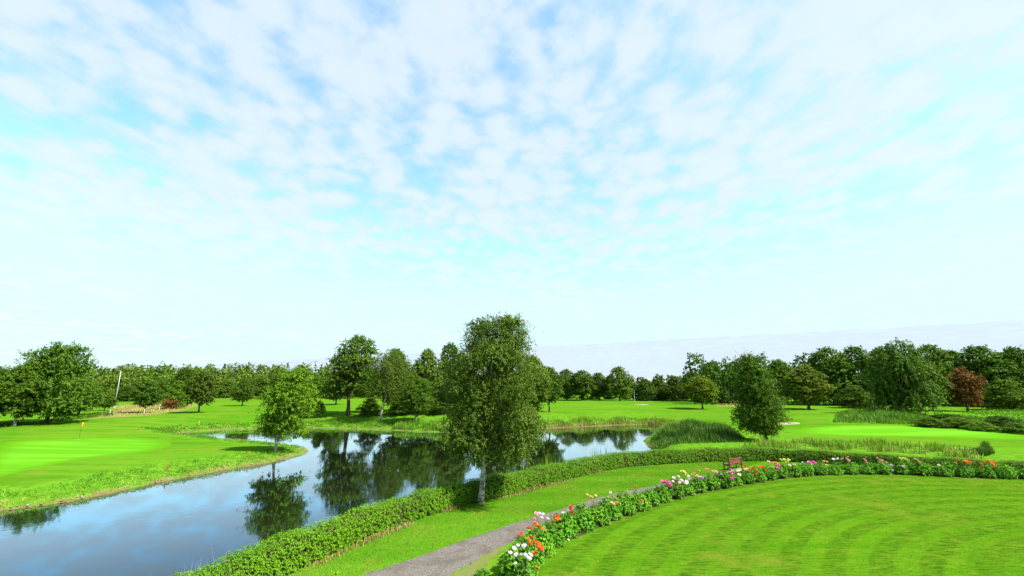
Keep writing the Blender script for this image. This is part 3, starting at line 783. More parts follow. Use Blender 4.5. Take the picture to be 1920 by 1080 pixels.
# ------------------------------------------------------------------ generic broad-leaved trees, shared meshes scaled to each place
GEN = {}
for k, (prf, sd_, lf, bl, ns, trk) in {
    'a': ('round', 101, .46, 26, 1750, .16), 'b': ('oval', 102, .44, 28, 1750, .14), 'c': ('wide', 103, .48, 26, 1750, .12),
    'd': ('column', 104, .44, 30, 1750, .10), 'e': ('dome', 105, .44, 26, 1750, .03), 'f': ('round', 106, .50, 22, 1600, .20),
    'g': ('cone', 107, .44, 28, 1750, .12), 's': ('spire', 108, .42, 30, 1600, .06)}.items():
    GEN[k] = make_tree('broadleaf ' + k, sd_, 14.0, 10.0, trk, prf, bl * 2, ns + 300, 10, lf * .84, 0.85, 0.10, 0.10, 'bark', 'leaf_far', 0.26, limbs=12, blob_k=0.28, zmin=-0.35, inner=.12)

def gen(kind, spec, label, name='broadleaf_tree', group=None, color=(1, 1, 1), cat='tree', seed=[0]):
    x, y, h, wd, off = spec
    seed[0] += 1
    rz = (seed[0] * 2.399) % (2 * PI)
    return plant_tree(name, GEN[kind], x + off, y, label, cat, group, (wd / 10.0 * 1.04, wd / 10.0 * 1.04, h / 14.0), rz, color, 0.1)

gen('a', (-40.78, 99.95, 3.41, 2.50, -0.29), 'tiny lone sapling on the fairway between the leaning tree and the oak', 'sapling', color=(1.1, 1.15, .9))
gen('e', (-30.24, 100.21, 3.53, 5.48, -0.13), 'dark rounded bush at the foot of the weeping birch', 'rounded_bush', color=(.8, .95, .75), cat='bush')
# behind the far bank, around the main birch
BK = 'trees behind the far bank of the pond'
gen('c', (-26.54, 106.00, 13.58, 8.57, -0.01), 'dark leafy tree just behind the weeping birch', group=BK, color=(.8, .9, .75))
gen('b', (-20.84, 112.00, 13.93, 9.31, 0.15), 'broad light green tree between weeping birch and main birch', group=BK, color=(1.15, 1.2, 1.0))
gen('d', (-15.99, 118.00, 16.36, 8.74, 0.15), 'taller tree rising just behind the left shoulder of the main birch', group=BK, color=(.85, 1.0, .8))
gen('a', (-12.63, 100.00, 9.61, 8.62, 0.28), 'leafy tree half hidden by the left side of the main birch', group=BK, color=(1.05, 1.05, 1.0))
gen('c', (-3.65, 106.00, 11.09, 10.37, 0.30), 'leafy tree almost wholly hidden behind the main birch', group=BK, color=(.9, .95, .8))
gen('b', (4.49, 98.00, 12.43, 9.25, -0.09), 'light green tree showing right of the main birch crown', group=BK, color=(1.15, 1.2, .9))
gen('f', (8.84, 110.00, 10.11, 6.83, -0.12), 'darker tree at the right end of the group behind the main birch', group=BK, color=(.85, 1.0, .8))
gen('a', (-56.85, 150.00, 9.91, 8.96, 0.31), 'small dark tree seen behind the oak trunk on its left', color=(.75, .85, .75))
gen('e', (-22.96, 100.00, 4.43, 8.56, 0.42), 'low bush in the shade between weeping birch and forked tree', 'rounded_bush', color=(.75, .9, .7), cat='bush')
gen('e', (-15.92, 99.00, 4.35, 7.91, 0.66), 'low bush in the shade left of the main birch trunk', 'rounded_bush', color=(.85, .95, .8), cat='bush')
# left side
gen('b', (-83.64, 76.46, 9.78, 6.66, -2.38), 'dark tree cut off by the left edge of the picture', color=(.65, .8, .65))
gen('a', (-90.20, 98.17, 7.09, 7.64, -0.35), 'mid green tree right behind the windswept tree', color=(1.0, 1.1, .9))
gen('f', (-102.15, 117.91, 3.92, 4.85, -0.42), 'small tree just left of the floodlight mast', color=(.9, 1.05, .8))
gen('f', (-84.90, 108.34, 7.23, 6.45, 0.05), 'small dark tree with thin white stem right of the floodlight mast', color=(.75, .95, .75))
gen('e', (-89.63, 125.82, 7.29, 6.06, -0.93), 'bright green bushy tree behind the russet bush', color=(1.15, 1.35, .8))
gen('f', (-71.19, 105.88, 9.11, 7.05, 0.46), 'round topped tree standing alone on the left fairway', color=(.85, .85, .75))
gen('a', (-84.24, 146.40, 8.18, 6.55, -0.16), 'small dark tree far down the left fairway', color=(.8, .9, .75))
LB = 'shrubs between the dry field and the far left wood'
gen('e', (-152.17, 172.00, 4.84, 9.46, 0.85), 'light green shrub in the hollow left of the mast', 'shrub', LB, (1.3, 1.45, .8), 'bush')
gen('e', (-146.42, 176.00, 5.53, 9.68, 0.76), 'dark rounded shrub just right of the mast', 'shrub', LB, (.7, .85, .7), 'bush')
gen('c', (-153.32, 190.00, 6.98, 10.47, 0.64), 'grey green willow behind the small dark tree', 'shrub', LB, (1.2, 1.25, 1.2), 'bush')
gen('e', (-138.04, 182.00, 7.94, 10.45, 0.32), 'leafy green shrub between small dark tree and bright bushy tree', 'shrub', LB, (.95, 1.05, .85), 'bush')
gen('a', (-152.10, 215.00, 12.87, 9.91, -0.08), 'dark round crown standing above the far left wood', group=LB, color=(.6, .75, .65))
gen('e', (-132.46, 205.00, 6.93, 10.83, 0.88), 'green shrub at the wood edge right of the lone fairway tree', 'shrub', LB, (.9, 1.1, .8), 'bush')
gen('e', (-127.95, 208.00, 7.86, 11.47, 0.33), 'pale green shrub at the wood edge left of the far fairway tree', 'shrub', LB, (1.25, 1.3, 1.0), 'bush')
gen('c', (-110.76, 205.00, 8.96, 11.07, 0.36), 'green tree at the wood edge right of the far fairway tree', group=LB, color=(.95, 1.05, .8))
gen('a', (-95.24, 195.00, 10.80, 12.79, -0.44), 'dark tree at the wood edge left of the leaning tree top', group=LB, color=(.65, .8, .65))
gen('a', (-81.23, 190.00, 9.29, 10.92, -0.23), 'dark tree at the wood edge right of the leaning tree', group=LB, color=(.75, .9, .7))
rb = (-90.33, 123.68, 3.01, 3.95, -0.27)
RUSB = make_tree('russet bush', 91, rb[2], rb[3], 0.05, 'dome', 14, 320, 9, 0.30, 0.6, 0.1, 0.12, 'bark', 'leaf_red', 0.1, limbs=5)
plant_tree('russet_bush', RUSB, rb[0], rb[1], 'small reddish brown bush beside the dry grass on the left', 'bush', color=(.8, .85, .8))
# the middle tree line beyond the right fairway
ML = 'tree line beyond the right fairway'
gen('d', (22.06, 192.00, 12.13, 11.49, 0.48), 'first tree of the far tree line, touching the main birch', group=ML, color=(1.0, 1.1, .9))
gen('a', (28.52, 188.00, 11.50, 12.12, 0.04), 'round tree, second in the far tree line from the main birch', group=ML, color=(.9, 1.0, .8))
gen('c', (35.37, 190.00, 10.71, 10.05, 0.26), 'round tree left of the pale birch in the far tree line', group=ML, color=(.95, 1.05, .85))
gen('d', (42.28, 184.00, 12.99, 11.44, 0.32), 'tall pale green birch in the middle of the far tree line', group=ML, color=(1.2, 1.25, 1.1))
gen('e', (53.56, 188.00, 8.49, 10.36, 0.41), 'low dark tree right of the gap with the white house', group=ML, color=(.8, .95, .75))
gen('e', (60.88, 192.00, 7.89, 10.14, 0.17), 'low olive tree between two dark ones in the far tree line', group=ML, color=(.95, .9, .8))
gen('e', (64.05, 184.00, 9.44, 10.57, 0.44), 'smooth dome shaped dark tree in the far tree line', group=ML, color=(.75, .85, .7))
gen('b', (73.34, 190.00, 11.11, 11.37, 0.09), 'dark tree just behind the yellow green fairway tree', group=ML, color=(.75, .9, .7))
gen('d', (76.88, 178.00, 14.47, 10.26, 0.49), 'tall dark birch behind the yellow green fairway tree', group=ML, color=(.75, .9, .75))
gen('b', (80.21, 172.00, 13.24, 10.30, 1.42), 'dark tree left of the lone bushy birch, end of the tree line', group=ML, color=(.7, .85, .7))
gen('f', (50.82, 124.07, 8.59, 8.68, -0.35), 'yellow green spreading tree alone on the right fairway', color=(1.5, 1.35, .7))
# the wood on the right
RW = 'edge of the wood on the right'
gen('a', (83.38, 165.00, 12.25, 11.40, 0.57), 'wood tree hidden behind the lone bushy birch', group=RW, color=(0.90, 1.02, 0.72))
gen('b', (86.12, 150.00, 13.93, 12.10, 0.86), 'leftmost wood tree right of the lone bushy birch', group=RW, color=(1.02, 1.14, 0.83))
gen('b', (77.46, 123.35, 11.22, 12.06, 0.65), 'olive yellow tree standing forward of the wood', group=RW, color=(1.35, 1.15, .85))
gen('a', (101.28, 148.00, 17.67, 15.06, 0.71), 'dark wood tree above and right of the olive yellow tree', group=RW, color=(0.90, 1.08, 0.77))
gen('c', (108.97, 146.00, 17.78, 14.52, 0.62), 'dark wood tree behind the dome shaped bush', group=RW, color=(0.83, 1.02, 0.72))
gen('e', (95.08, 130.11, 6.08, 9.53, 0.55), 'smooth dome shaped bush at the foot of the wood', 'dome_bush', color=(1.05, 1.1, .9), cat='bush')
gen('d', (118.87, 150.00, 17.45, 12.14, 1.33), 'dark wood tree just left of the tall weeping tree', group=RW, color=(0.96, 1.14, 0.83))
gen('a', (131.75, 146.00, 18.37, 14.53, 1.53), 'dark wood tree just right of the tall weeping tree', group=RW, color=(0.96, 1.14, 0.79))
gen('b', (142.96, 150.00, 16.88, 12.48, 1.25), 'dark wood tree behind the reddish brown tree', group=RW, color=(0.90, 1.02, 0.72))
gen('c', (141.77, 140.00, 17.50, 17.49, 1.36), 'broad dark wood tree above the pale dome shrub', group=RW, color=(0.79, 1.02, 0.66))
gen('a', (149.90, 138.00, 16.93, 14.36, 1.20), 'broad dark wood tree cut by the right edge of the picture', group=RW, color=(0.83, 1.06, 0.68))
gen('e', (127.51, 121.22, 7.57, 11.39, 1.26), 'pale grey green dome shrub right of the reddish brown tree', 'dome_bush', color=(1.22, 1.32, 0.99), cat='bush')
gen('b', (105.04, 117.70, 7.61, 5.93, 0.70), 'light green young tree between weeping tree and reddish brown tree', 'young_tree', color=(1.2, 1.3, .8))

# the masses behind: far woods, where single crowns can no longer be picked out
def wood_mass(name, spots, label, leaf, seed, color=(1, 1, 1), nspray=170, spire=False, low=0.0):
    rng = np.random.default_rng(seed); Vs = []; Fs = []; Ts = []; off = 0
    for (x, y, h, wd) in spots:
        z = H1(x, y)
        nb = 7
        for i in range(nb):
            t = (i + .5) / nb
            if spire:
                R = wd / 2 * (1 - t) ** 0.8; cc = np.array([x, y, z + h * t]); rb = np.array([max(R, .3), max(R, .3), h / nb])
            else:
                R = wd / 2 * math.sin(PI * (0.22 + 0.58 * t)) ; a = rng.uniform(0, 2 * PI); ro = R * 0.45
                cc = np.array([x + ro * math.cos(a), y + ro * math.sin(a), z + h * (low + (1 - low) * (t * 1.02 - .06))]); rb = np.array([R * .62, R * .62, h * .16])
            n = nspray // nb
            u = rand_dirs(rng, n, -0.5)
            base = cc + u * rb * rng.uniform(.55, 1, (n, 1))
            V, F, T = sprays(rng, base, unit(u + rng.normal(0, .4, (n, 3))), u, wd * 0.13, 6, leaf, 0.1, 0.12, .3,
                             .6, np.clip(np.full(n, rng.uniform(0, 1)) * .7 + rng.uniform(0, .3, n), 0, 1))
            Vs.append(V); Fs.append(F + off); Ts.append(T); off += len(V)
    V = np.concatenate(Vs); F = np.concatenate(Fs); T = np.concatenate(Ts)
    o = obj(name, mesh_np(name, V, F, np.full(len(F), 4), M['leaf_far'], T)); o.color = (*color, 1)
    tag(o, label, 'wood', kind='stuff')
    return o

rg = random.Random(77)
sp = []
for row, (yy, hh) in enumerate(((152, 13.5), (162, 15.5), (174, 16.5))):
    for i in range(22):
        x = 62 + i * 5.6 + rg.uniform(-2, 2) + row * 2
        sp.append((x, yy - 0.06 * (x - 62) + rg.uniform(-3, 3), hh * rg.uniform(.85, 1.08), rg.uniform(7, 9.5)))
wood_mass('wood', sp, 'dark mass of broad-leaved trees deep in the right-hand wood', 0.75, 5, (.6, .8, .58))
sp = []
for i in range(26):
    x = 20 + i * 3.4 + rg.uniform(-1, 1)
    sp.append((x, 202 + rg.uniform(-4, 14), rg.uniform(7.5, 10.5), rg.uniform(6, 9)))
wood_mass('wood', sp, 'dark undergrowth and trees filling gaps of the far middle tree line', 0.9, 6, (.7, .85, .65))
sp = []
for row, (yy, hh) in enumerate(((235, 10), (262, 12), (292, 13.5), (325, 15), (360, 16))):
    for i in range(36):
        x = -yy * 1.5 + i * yy * 0.042 + rg.uniform(-3, 3)
        sp.append((x, yy + rg.uniform(-8, 8), hh * rg.uniform(.8, 1.08), rg.uniform(13, 19)))
wood_mass('wood', [s for s in sp if s[0] < -0.30 * s[1]], 'rolling far wood of mixed greens behind the left fairway', 1.25, 7, (1.1, 1.1, 1.0), 170)
sp = []
for row, (yy, hh) in enumerate(((215, 10.5), (236, 12.5))):
    for i in range(30):
        x = -105 + i * 4.6 + rg.uniform(-2, 2)
        sp.append((x + row * 2, yy + rg.uniform(-6, 6), hh * rg.uniform(.8, 1.05), rg.uniform(10, 14)))
wood_mass('wood', [s for s in sp if s[0] < 22], 'far wood behind the oak and the left end of the fairway', 1.0, 8, (.9, 1.0, .8), 170)
sp = [(-250 + i * 5.5 + rg.uniform(-2, 2), 400 + rg.uniform(-12, 12), rg.uniform(15, 21), rg.uniform(5, 7)) for i in range(36)]
wood_mass('wood', sp, 'thin line of pointed conifers on the far left skyline', 1.2, 9, (.55, .7, .6), 70, True)

# ------------------------------------------------------------------ hedge
HB = [(-9.6, 12.0), (-7.85, 17.90), (-6.94, 20.31), (-5.49, 23.14), (-4.40, 25.39), (-2.45, 28.14), (0.00, 30.13), (3.38, 34.18), (7.21, 38.35), (9.90, 40.59),
      (13.50, 41.96), (18.33, 43.43), (23.32, 43.74), (29.5, 41.7), (33.0, 39.9), (37.5, 38.0), (43.0, 36.2), (50.0, 34.0), (57, 31)]
hl = smooth_line(HB, 260)
hc = side(hl, 0.66)
seg = np.hypot(*np.diff(hc, axis=0).T); hs = np.concatenate([[0], np.cumsum(seg)])
def hedge_height(x):
    return np.interp(x, [-10, 22, 28, 33, 45], [1.08, 1.08, 1.0, 0.88, 0.82])
def build_hedge():
    rng = np.random.default_rng(3)
    root = empty('hedge', (float(hc[100][0]), float(hc[100][1]), 0.0))
    ox, oy = root.location.x, root.location.y
    tag(root, 'long curved hedge of clipped bright green leaves along the pond edge', 'hedge')
    t = np.gradient(hc, axis=0); t /= np.hypot(*t.T)[:, None]; nrm = np.stack([-t[:, 1], t[:, 0]], 1)
    # inner body of twigs
    V = []; F = []
    prof = [(-.44, .02), (-.48, .45), (-.44, .80), (-.28, .93), (.28, .93), (.44, .80), (.48, .45), (.44, .02)]
    for i in range(len(hc)):
        hh = hedge_height(hc[i][0]) * (1 + 0.05 * math.sin(hs[i] * 1.3) + 0.03 * math.sin(hs[i] * 3.1))
        for (a, b) in prof:
            j = rng.uniform(-.03, .03)
            p = hc[i] + nrm[i] * (a + j); V.append((p[0] - ox, p[1] - oy, b * hh + rng.uniform(-.03, .03)))
    k = len(prof)
    for i in range(len(hc) - 1):
        for j in range(k - 1):
            F.append((i * k + j, (i + 1) * k + j, (i + 1) * k + j + 1, i * k + j + 1))
    me = bpy.data.meshes.new('hedge twigs'); me.from_pydata(V, [], F); me.update(); me.materials.append(M['core'])
    obj('twig_core', me, root)
    # leaves
    n = 42000
    s = rng.uniform(0, hs[-1], n)
    wgt = rng.uniform(0, 1, n); keep = wgt < np.interp(s, [0, hs[-1] * .35, hs[-1]], [1.0, 0.8, 0.55]); s = s[keep]; n = len(s)
    cx = np.interp(s, hs, hc[:, 0]); cy = np.interp(s, hs, hc[:, 1])
    nx_ = np.interp(s, hs, nrm[:, 0]); ny_ = np.interp(s, hs, nrm[:, 1]); l = np.hypot(nx_, ny_); nx_ /= l; ny_ /= l
    hh = hedge_height(cx) * (1 + 0.05 * np.sin(s * 1.3) + 0.03 * np.sin(s * 3.1))
    q = rng.uniform(0, 1, n)            # round the section: front face, top, back face
    a = np.where(q < .42, -.52, np.where(q < .78, rng.uniform(-.52, .52, n), .52)) + rng.normal(0, .035, n)
    z = np.where((q < .42) | (q >= .78), rng.uniform(.06, .96, n), .97) * hh + rng.normal(0, .025, n)
    cor = np.where((q < .42) | (q >= .78), np.clip((z / hh - .8) / .2, 0, 1) * .10, 0)
    a = a - np.sign(a) * cor
    gap = np.exp(-((cx - 9.2) / .22) ** 2)      # thin spots in the leaves
    front = (q < .42)
    for s_, w_, k_ in ((12.5, .30, .85), (13.6, .5, .6), (19.0, .4, .5), (24.5, .35, .7), (31.0, .5, .5), (37.0, .4, .6), (44.0, .5, .5)):
        gap = np.maximum(gap, k_ * np.exp(-((s - s_) / w_) ** 2) * np.where(front, 1.0, .35))
    keep = (rng.uniform(0, 1, n) > gap * .8); 
    out = np.stack([nx_ * np.sign(a), ny_ * np.sign(a), np.zeros(n)], 1)
    top = (q >= .42) & (q < .78)
    u = np.where(top[:, None], np.array([0, 0, 1.0]), out)
    base = np.stack([cx + nx_ * a - ox, cy + ny_ * a - oy, z], 1)
    dirs = unit(u + rng.normal(0, .5, (n, 3)) + np.array([0, 0, .35]))
    clump = 0.5 + 0.5 * np.sin(s * 0.9 + 2 * np.sin(s * 0.37))
    base, dirs, u, clump = base[keep], dirs[keep], u[keep], clump[keep]
    Vl, Fl, T = sprays(rng, base, dirs, u, 0.09, 6, 0.062, 0.1, 0.28, 0.45, 0.6, np.clip(clump * .5 + rng.uniform(0, .5, len(base)), 0, 1))
    lo = obj('leaves', mesh_np('hedge leaves', Vl, Fl, np.full(len(Fl), 4), M['leaf_hedge'], T), root)
    lo['kind'] = 'stuff'
build_hedge()

# ------------------------------------------------------------------ blades: reeds, rushes, rough grass
def blades(rng, xy, zb, h, wd, lean, tint, bend=0.25):
    """curved tapering blades, two quads' worth of triangles each"""
    n = len(xy)
    az = rng.uniform(0, 2 * PI, n); d = np.stack([np.cos(az), np.sin(az)], 1)
    wz = az + PI / 2 + rng.uniform(-.6, .6, n); wv_ = np.stack([np.cos(wz), np.sin(wz)], 1)
    ln = lean * rng.uniform(.2, 1.4, n) * h
    p0 = np.concatenate([xy, zb[:, None]], 1)
    p1 = np.concatenate([xy + d * (ln * .35)[:, None], (zb + h * .6)[:, None]], 1)
    p2 = np.concatenate([xy + d * ln[:, None], (zb + h * (1 - bend * lean))[:, None]], 1)
    wv3 = np.concatenate([wv_, np.zeros((n, 1))], 1) * (wd / 2)[:, None]
    V = np.stack([p0 - wv3, p0 + wv3, p1 + wv3 * .8, p1 - wv3 * .8, p2], 1).reshape(-1, 3)
    i = np.arange(n) * 5
    F4 = np.stack([i, i + 1, i + 2, i + 3], 1); F3 = np.stack([i + 3, i + 2, i + 4], 1)
    idx = np.concatenate([F4.ravel(), F3.ravel()]); sz = np.concatenate([np.full(n, 4), np.full(n, 3)])
    return V, idx, sz, np.repeat(tint, 5)

def in_poly(rng, P, n):
    P = np.array(P); lo = P.min(0); hi = P.max(0); out = []
    tot = 0
    while tot < n:
        q = rng.uniform(lo, hi, (n * 3, 2)); q = q[poly_sd(P, q[:, 0], q[:, 1]) < 0]; out.append(q); tot += len(q)
    return np.concatenate(out)[:n]

def bed_of(name, label, cat, xy, h, wd, lean, mat, seed, sink=0.0, patchy=0.0, color=(1, 1, 1), poly=None, fade=3.0):
    rng = np.random.default_rng(seed); n = len(xy)
    if patchy:
        f = np.sin(xy[:, 0] * 1.1 + 2.0 * np.sin(xy[:, 1] * .7)) * np.sin(xy[:, 1] * 1.3 + 1.0)
        k = f > patchy - 1 + rng.uniform(-.4, .4, n); xy = xy[k]; n = len(xy)
    zb = HT(xy[:, 0], xy[:, 1]) - sink
    hh = h * rng.uniform(.55, 1.2, n)
    hh = hh * (.8 + .3 * np.sin(xy[:, 0] * .9 + 1.4 * np.sin(xy[:, 1] * .6)))
    if poly is not None:
        hh = hh * (.35 + .65 * sstep(0, fade, -poly_sd(np.array(poly), xy[:, 0], xy[:, 1])))
    t = np.clip(.5 + .35 * np.sin(xy[:, 0] * .8 + xy[:, 1] * .5) + rng.uniform(-.4, .4, n), 0, 1)
    V, idx, sz, T = blades(rng, xy, zb, hh, np.full(n, wd) * rng.uniform(.7, 1.3, n), lean, t)
    o = obj(name, mesh_np(name, V, idx, sz, M[mat], T)); o.color = (*color, 1)
    return tag(o, label, cat, kind='stuff')

R = np.random.default_rng(99)
RUSH = [(17.74, 62.45), (21.28, 71.31), (26.52, 81.26), (33.48, 87.39), (35.21, 81.26), (34.01, 71.31), (30.73, 62.45), (28.12, 58.33), (21.41, 56.47), (17.92, 57.38)]
bed_of('rush_clump', 'big dark green rush clump at the right end of the pond', 'rushes', in_poly(R, RUSH, 11000), 1.5, .05, .45, 'rush', 1, poly=RUSH, fade=2.0)
scrub_poly_left = [(19.35, 65.96), (24.87, 81.26), (32.22, 94.53), (35.78, 93.26), (29.14, 78.52), (21.84, 67.22)]
STRIP = [(23.91, 50.42), (28.05, 56.92), (33.89, 59.28), (41.53, 57.92), (46.31, 55.91), (49.01, 52.23), (47.78, 48.17), (44.21, 44.69), (40.39, 48.95), (31.46, 52.16)]
bed_of('tall_grass', 'strip of tall pale grass and reeds behind the hedge on the right', 'grass', in_poly(R, STRIP, 4600), .95, .07, .45, 'reed', 2, patchy=1.05, color=(.95, 1.1, .8))
bed_of('dry_grass', 'straw coloured dry grass among the reeds behind the right hedge', 'grass', in_poly(R, STRIP, 3000), .6, .045, .5, 'dry', 3, patchy=.9)

def band(n, d0, d1, cond, rng=R, box=(-78, 34, -5, 104)):
    out = []; tot = 0
    while tot < n:
        x = rng.uniform(box[0], box[1], 40000); y = rng.uniform(box[2], box[3], 40000)
        k = cond(x, y)
        x, y = x[k], y[k]; d = poly_sd(POND, x, y); k = (d > d0) & (d < d1)
        out.append(np.stack([x[k], y[k]], 1)); tot += k.sum()
    return np.concatenate(out)[:n]
# far bank
far_r = lambda x, y: (y > 84) & (x > 4)
far_m = lambda x, y: (y > 76) & (x > -22) & (x < 5)
far_l = lambda x, y: (y > 76) & (x <= -20)
pen = lambda x, y: (x < -22) & (y < 82) & (y > 22)
bed_of('reed_bed', 'yellow green reeds along the far right bank of the pond', 'reeds', band(5200, .1, 4.5, far_r), 0.95, .08, .25, 'reed', 4, patchy=.7)
bed_of('dry_grass', 'tan dry stems at the waterline of the far right bank', 'grass', band(1600, -.1, 1.0, far_r), .7, .07, .3, 'dry', 5)
bed_of('reed_bed', 'green reeds on the shaded bank below the weeping birch', 'reeds', band(5000, .2, 5.0, far_m), 1.1, .08, .3, 'reed', 6, patchy=.6, color=(.8, .95, .7))
bed_of('bank_grass', 'rough grass along the far left bank of the pond', 'grass', band(4200, .3, 4.5, far_l), .34, .08, .5, 'reed', 7, patchy=.7)
bed_of('bank_grass', 'rough tufted grass and herbs along the edge of the left point', 'grass', band(13000, .25, 3.4, pen), .22, .035, .7, 'reed', 8, patchy=.95, color=(.75, 1.1, .6))
bed_of('dry_grass', 'tan dry stems at the waterline of the left point', 'grass', band(4200, .0, 1.2, pen), .24, .025, .5, 'dry', 9)
def herb_clumps(name, label, cond, n, d0, d1, h, leaf, seed, color):
    rng = np.random.default_rng(seed); c = band(n, d0, d1, cond, rng); per = 12
    xy = np.repeat(c, per, 0) + rng.normal(0, .30, (n * per, 2)); m = len(xy)
    sc = np.repeat(rng.uniform(.4, 1.3, n), per)
    base = np.concatenate([xy, (HT(xy[:, 0], xy[:, 1]) + h * sc * rng.uniform(.1, .8, m))[:, None]], 1)
    u = rand_dirs(rng, m, .1)
    V, F, T = sprays(rng, base, u, u, .16, 6, leaf, .2, .2, .4, .5, np.clip(np.repeat(rng.uniform(0, 1, n), per) * .7 + rng.uniform(0, .3, m), 0, 1))
    o = obj(name, mesh_np(name, V, F, np.full(len(F), 4), M['leaf_scrub'], T)); o.color = (*color, 1)
    tag(o, label, 'herbs', kind='stuff')
herb_clumps('bank_herbs', 'dark green herb clumps dotted along the bank of the left point', pen, 260, .4, 3.6, .30, .085, 71, (.8, 1.0, .7))
herb_clumps('bank_herbs', 'green herb clumps dotted along the far left bank', far_l, 200, .5, 5.0, .40, .14, 72, (.8, 1.0, .7))
# near bank, between hedge and water
near = lambda x, y: (x > -16) & (y < 52) & (y > 8)
def near_reeds(lo, hi, n, d0=-1.0, d1=1.3):
    return band(n, d0, d1, lambda x, y: near(x, y) & (y > lo) & (y < hi), box=(-16, 18, 8, 52))
bed_of('reed_stems', 'thin pale dry stems rising above the hedge at lower left', 'reeds', near_reeds(15, 27, 480, -1.2, 1.6), 1.35, .014, .2, 'dry', 10, patchy=.6)
bed_of('reed_bed', 'green reeds standing in the water right of the birch trunk', 'reeds', near_reeds(30, 41.0, 520, -1.6, .6), 1.9, .045, .14, 'reed', 11)
bed_of('reed_stems', 'sparse reed stems above the hedge where the pond narrows', 'reeds', near_reeds(40.5, 47.0, 150, -.6, 1.2), 1.9, .045, .16, 'reed', 12)
bed_of('bank_grass', 'rough grass hidden between the hedge and the water', 'grass', near_reeds(10, 50, 3500, .0, 2.2), .45, .03, .5, 'reed', 13)

# dry tufts and clippings along the foot of the hedge
hb = side(hl, -0.08)
k = R.uniform(14, 105, 2600); ii = np.clip(k.astype(int), 0, 258)
xy = hb[ii] + R.normal(0, .11, (2600, 2))
kk = (np.sin(xy[:, 1] * 1.7) + np.sin(xy[:, 1] * .6 + 1) > -.3) & (xy[:, 1] > 12)
bed_of('dry_grass', 'straw coloured uncut tufts along the foot of the hedge', 'grass', xy[kk], .26, .022, .6, 'dry', 14)

# scrub in the ditch on the right, dark long grass under the left trees
def scrub(name, label, P, n, h, leaf, seed, color, mat='leaf_scrub'):
    rng = np.random.default_rng(seed); xy = in_poly(rng, P, n)
    lump = np.clip(.55 + .45 * np.sin(xy[:, 0] * .55 + 1.7 * np.sin(xy[:, 1] * .33)) * np.sin(xy[:, 1] * .5 + .8), .12, 1)
    lump = lump * (.15 + .85 * sstep(0, 4.0, -poly_sd(np.array(P), xy[:, 0], xy[:, 1])))
    z = HT(xy[:, 0], xy[:, 1]) + h * lump * rng.uniform(.2, 1, n)
    u = rand_dirs(rng, n, .1)
    base = np.concatenate([xy, z[:, None]], 1)
    V, F, T = sprays(rng, base, u, u, h * .35, 6, leaf, .2, .2, .4, .5, np.clip(lump * .6 + rng.uniform(0, .4, n), 0, 1))
    o = obj(name, mesh_np(name, V, F, np.full(len(F), 4), M[mat], T)); o.color = (*color, 1)
    return tag(o, label, 'scrub', kind='stuff')
S1 = [(56.28, 82.67), (75.24, 108.96), (85.94, 114.54), (90.93, 108.17), (87.58, 98.37), (69.81, 80.28), (61.96, 80.63)]
bed_of('long_grass', 'mound of long green grass below the tall weeping tree', 'grass', in_poly(R, S1, 7000), 1.5, .09, .45, 'rush', 21, poly=S1, fade=4.0, color=(1.6, 1.6, 1.1))
scrub('scrub', 'light green leafy bush behind the left end of the rush clump', scrub_poly_left, 900, 1.5, .16, 28, (1.1, 1.15, .8))
S2 = [(71.26, 80.38), (87.60, 97.19), (93.83, 93.06), (96.45, 88.77), (103.92, 80.69), (77.97, 60.97), (76.96, 71.21), (74.11, 73.89)]
scrub('scrub', 'tangled scrub in the ditch at the right edge', S2, 3000, 1.1, .24, 22, (.75, .85, .65))
S3 = [(104.25, 109.27), (125.68, 124.15), (152.32, 117.53), (109.14, 84.62), (98.90, 90.95), (95.55, 94.71)]
scrub('scrub', 'bright green rough growth above the ditch at the right edge', S3, 1800, .7, .26, 23, (1.0, 1.25, .6))
DB = 'low bushes along the ditch on the right'
gen('e', (67.74, 76.78, 1.59, 5.21, 0.17), 'low bush nearest the long grass mound in the ditch', 'low_bush', DB, (.9, 1.1, .7), 'bush')
gen('c', (72.21, 76.66, 1.75, 5.29, 0.25), 'low bush second from the long grass mound in the ditch', 'low_bush', DB, (1.2, 1.4, .8), 'bush')
gen('e', (71.29, 72.09, 1.41, 4.40, 0.25), 'bright low bush at the front edge of the ditch', 'low_bush', DB, (1.5, 1.8, .8), 'bush')
gen('d', (76.35, 73.96, 2.17, 5.69, 0.28), 'dark taller bush in the ditch below the dome shrub', 'low_bush', DB, (.6, .8, .6), 'bush')
gen('e', (73.34, 68.77, 1.56, 4.50, 0.28), 'low bush in the ditch cut by the right picture edge', 'low_bush', DB, (1.2, 1.5, .7), 'bush')
gen('a', (81.19, 88.01, 1.25, 6.09, 0.19), 'small bush behind the ditch beside the sand strip', 'low_bush', DB, (.7, .9, .65), 'bush')
S4 = [(-86.04, 73.45), (-96.17, 85.05), (-85.24, 83.78), (-88.89, 95.61), (-97.77, 115.31), (-84.47, 99.55), (-82.95, 89.36), (-82.62, 81.26), (-82.64, 76.33)]
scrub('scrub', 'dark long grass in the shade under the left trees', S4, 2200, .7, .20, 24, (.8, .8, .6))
S5 = [(47.74, 48.94), (52.10, 51.84), (48.75, 48.17), (45.58, 46.02)]
bed_of('rush_clump', 'small dark rush clump beside the sand at the far right', 'rushes', in_poly(R, [(47.04, 48.94), (51.98, 52.28), (49.43, 48.93), (46.29, 46.72)], 1300), 1.0, .05, .4, 'rush', 25)
bed_of('dry_grass', 'dry straw coloured field grass right of the floodlight mast', 'grass', in_poly(R, DRY[0], 1500), .5, .10, .5, 'dry', 26)
bed_of('dry_grass', 'dry straw coloured strip at the foot of the far tree line', 'grass', in_poly(R, DRY[1], 900), .6, .14, .5, 'dry', 27)

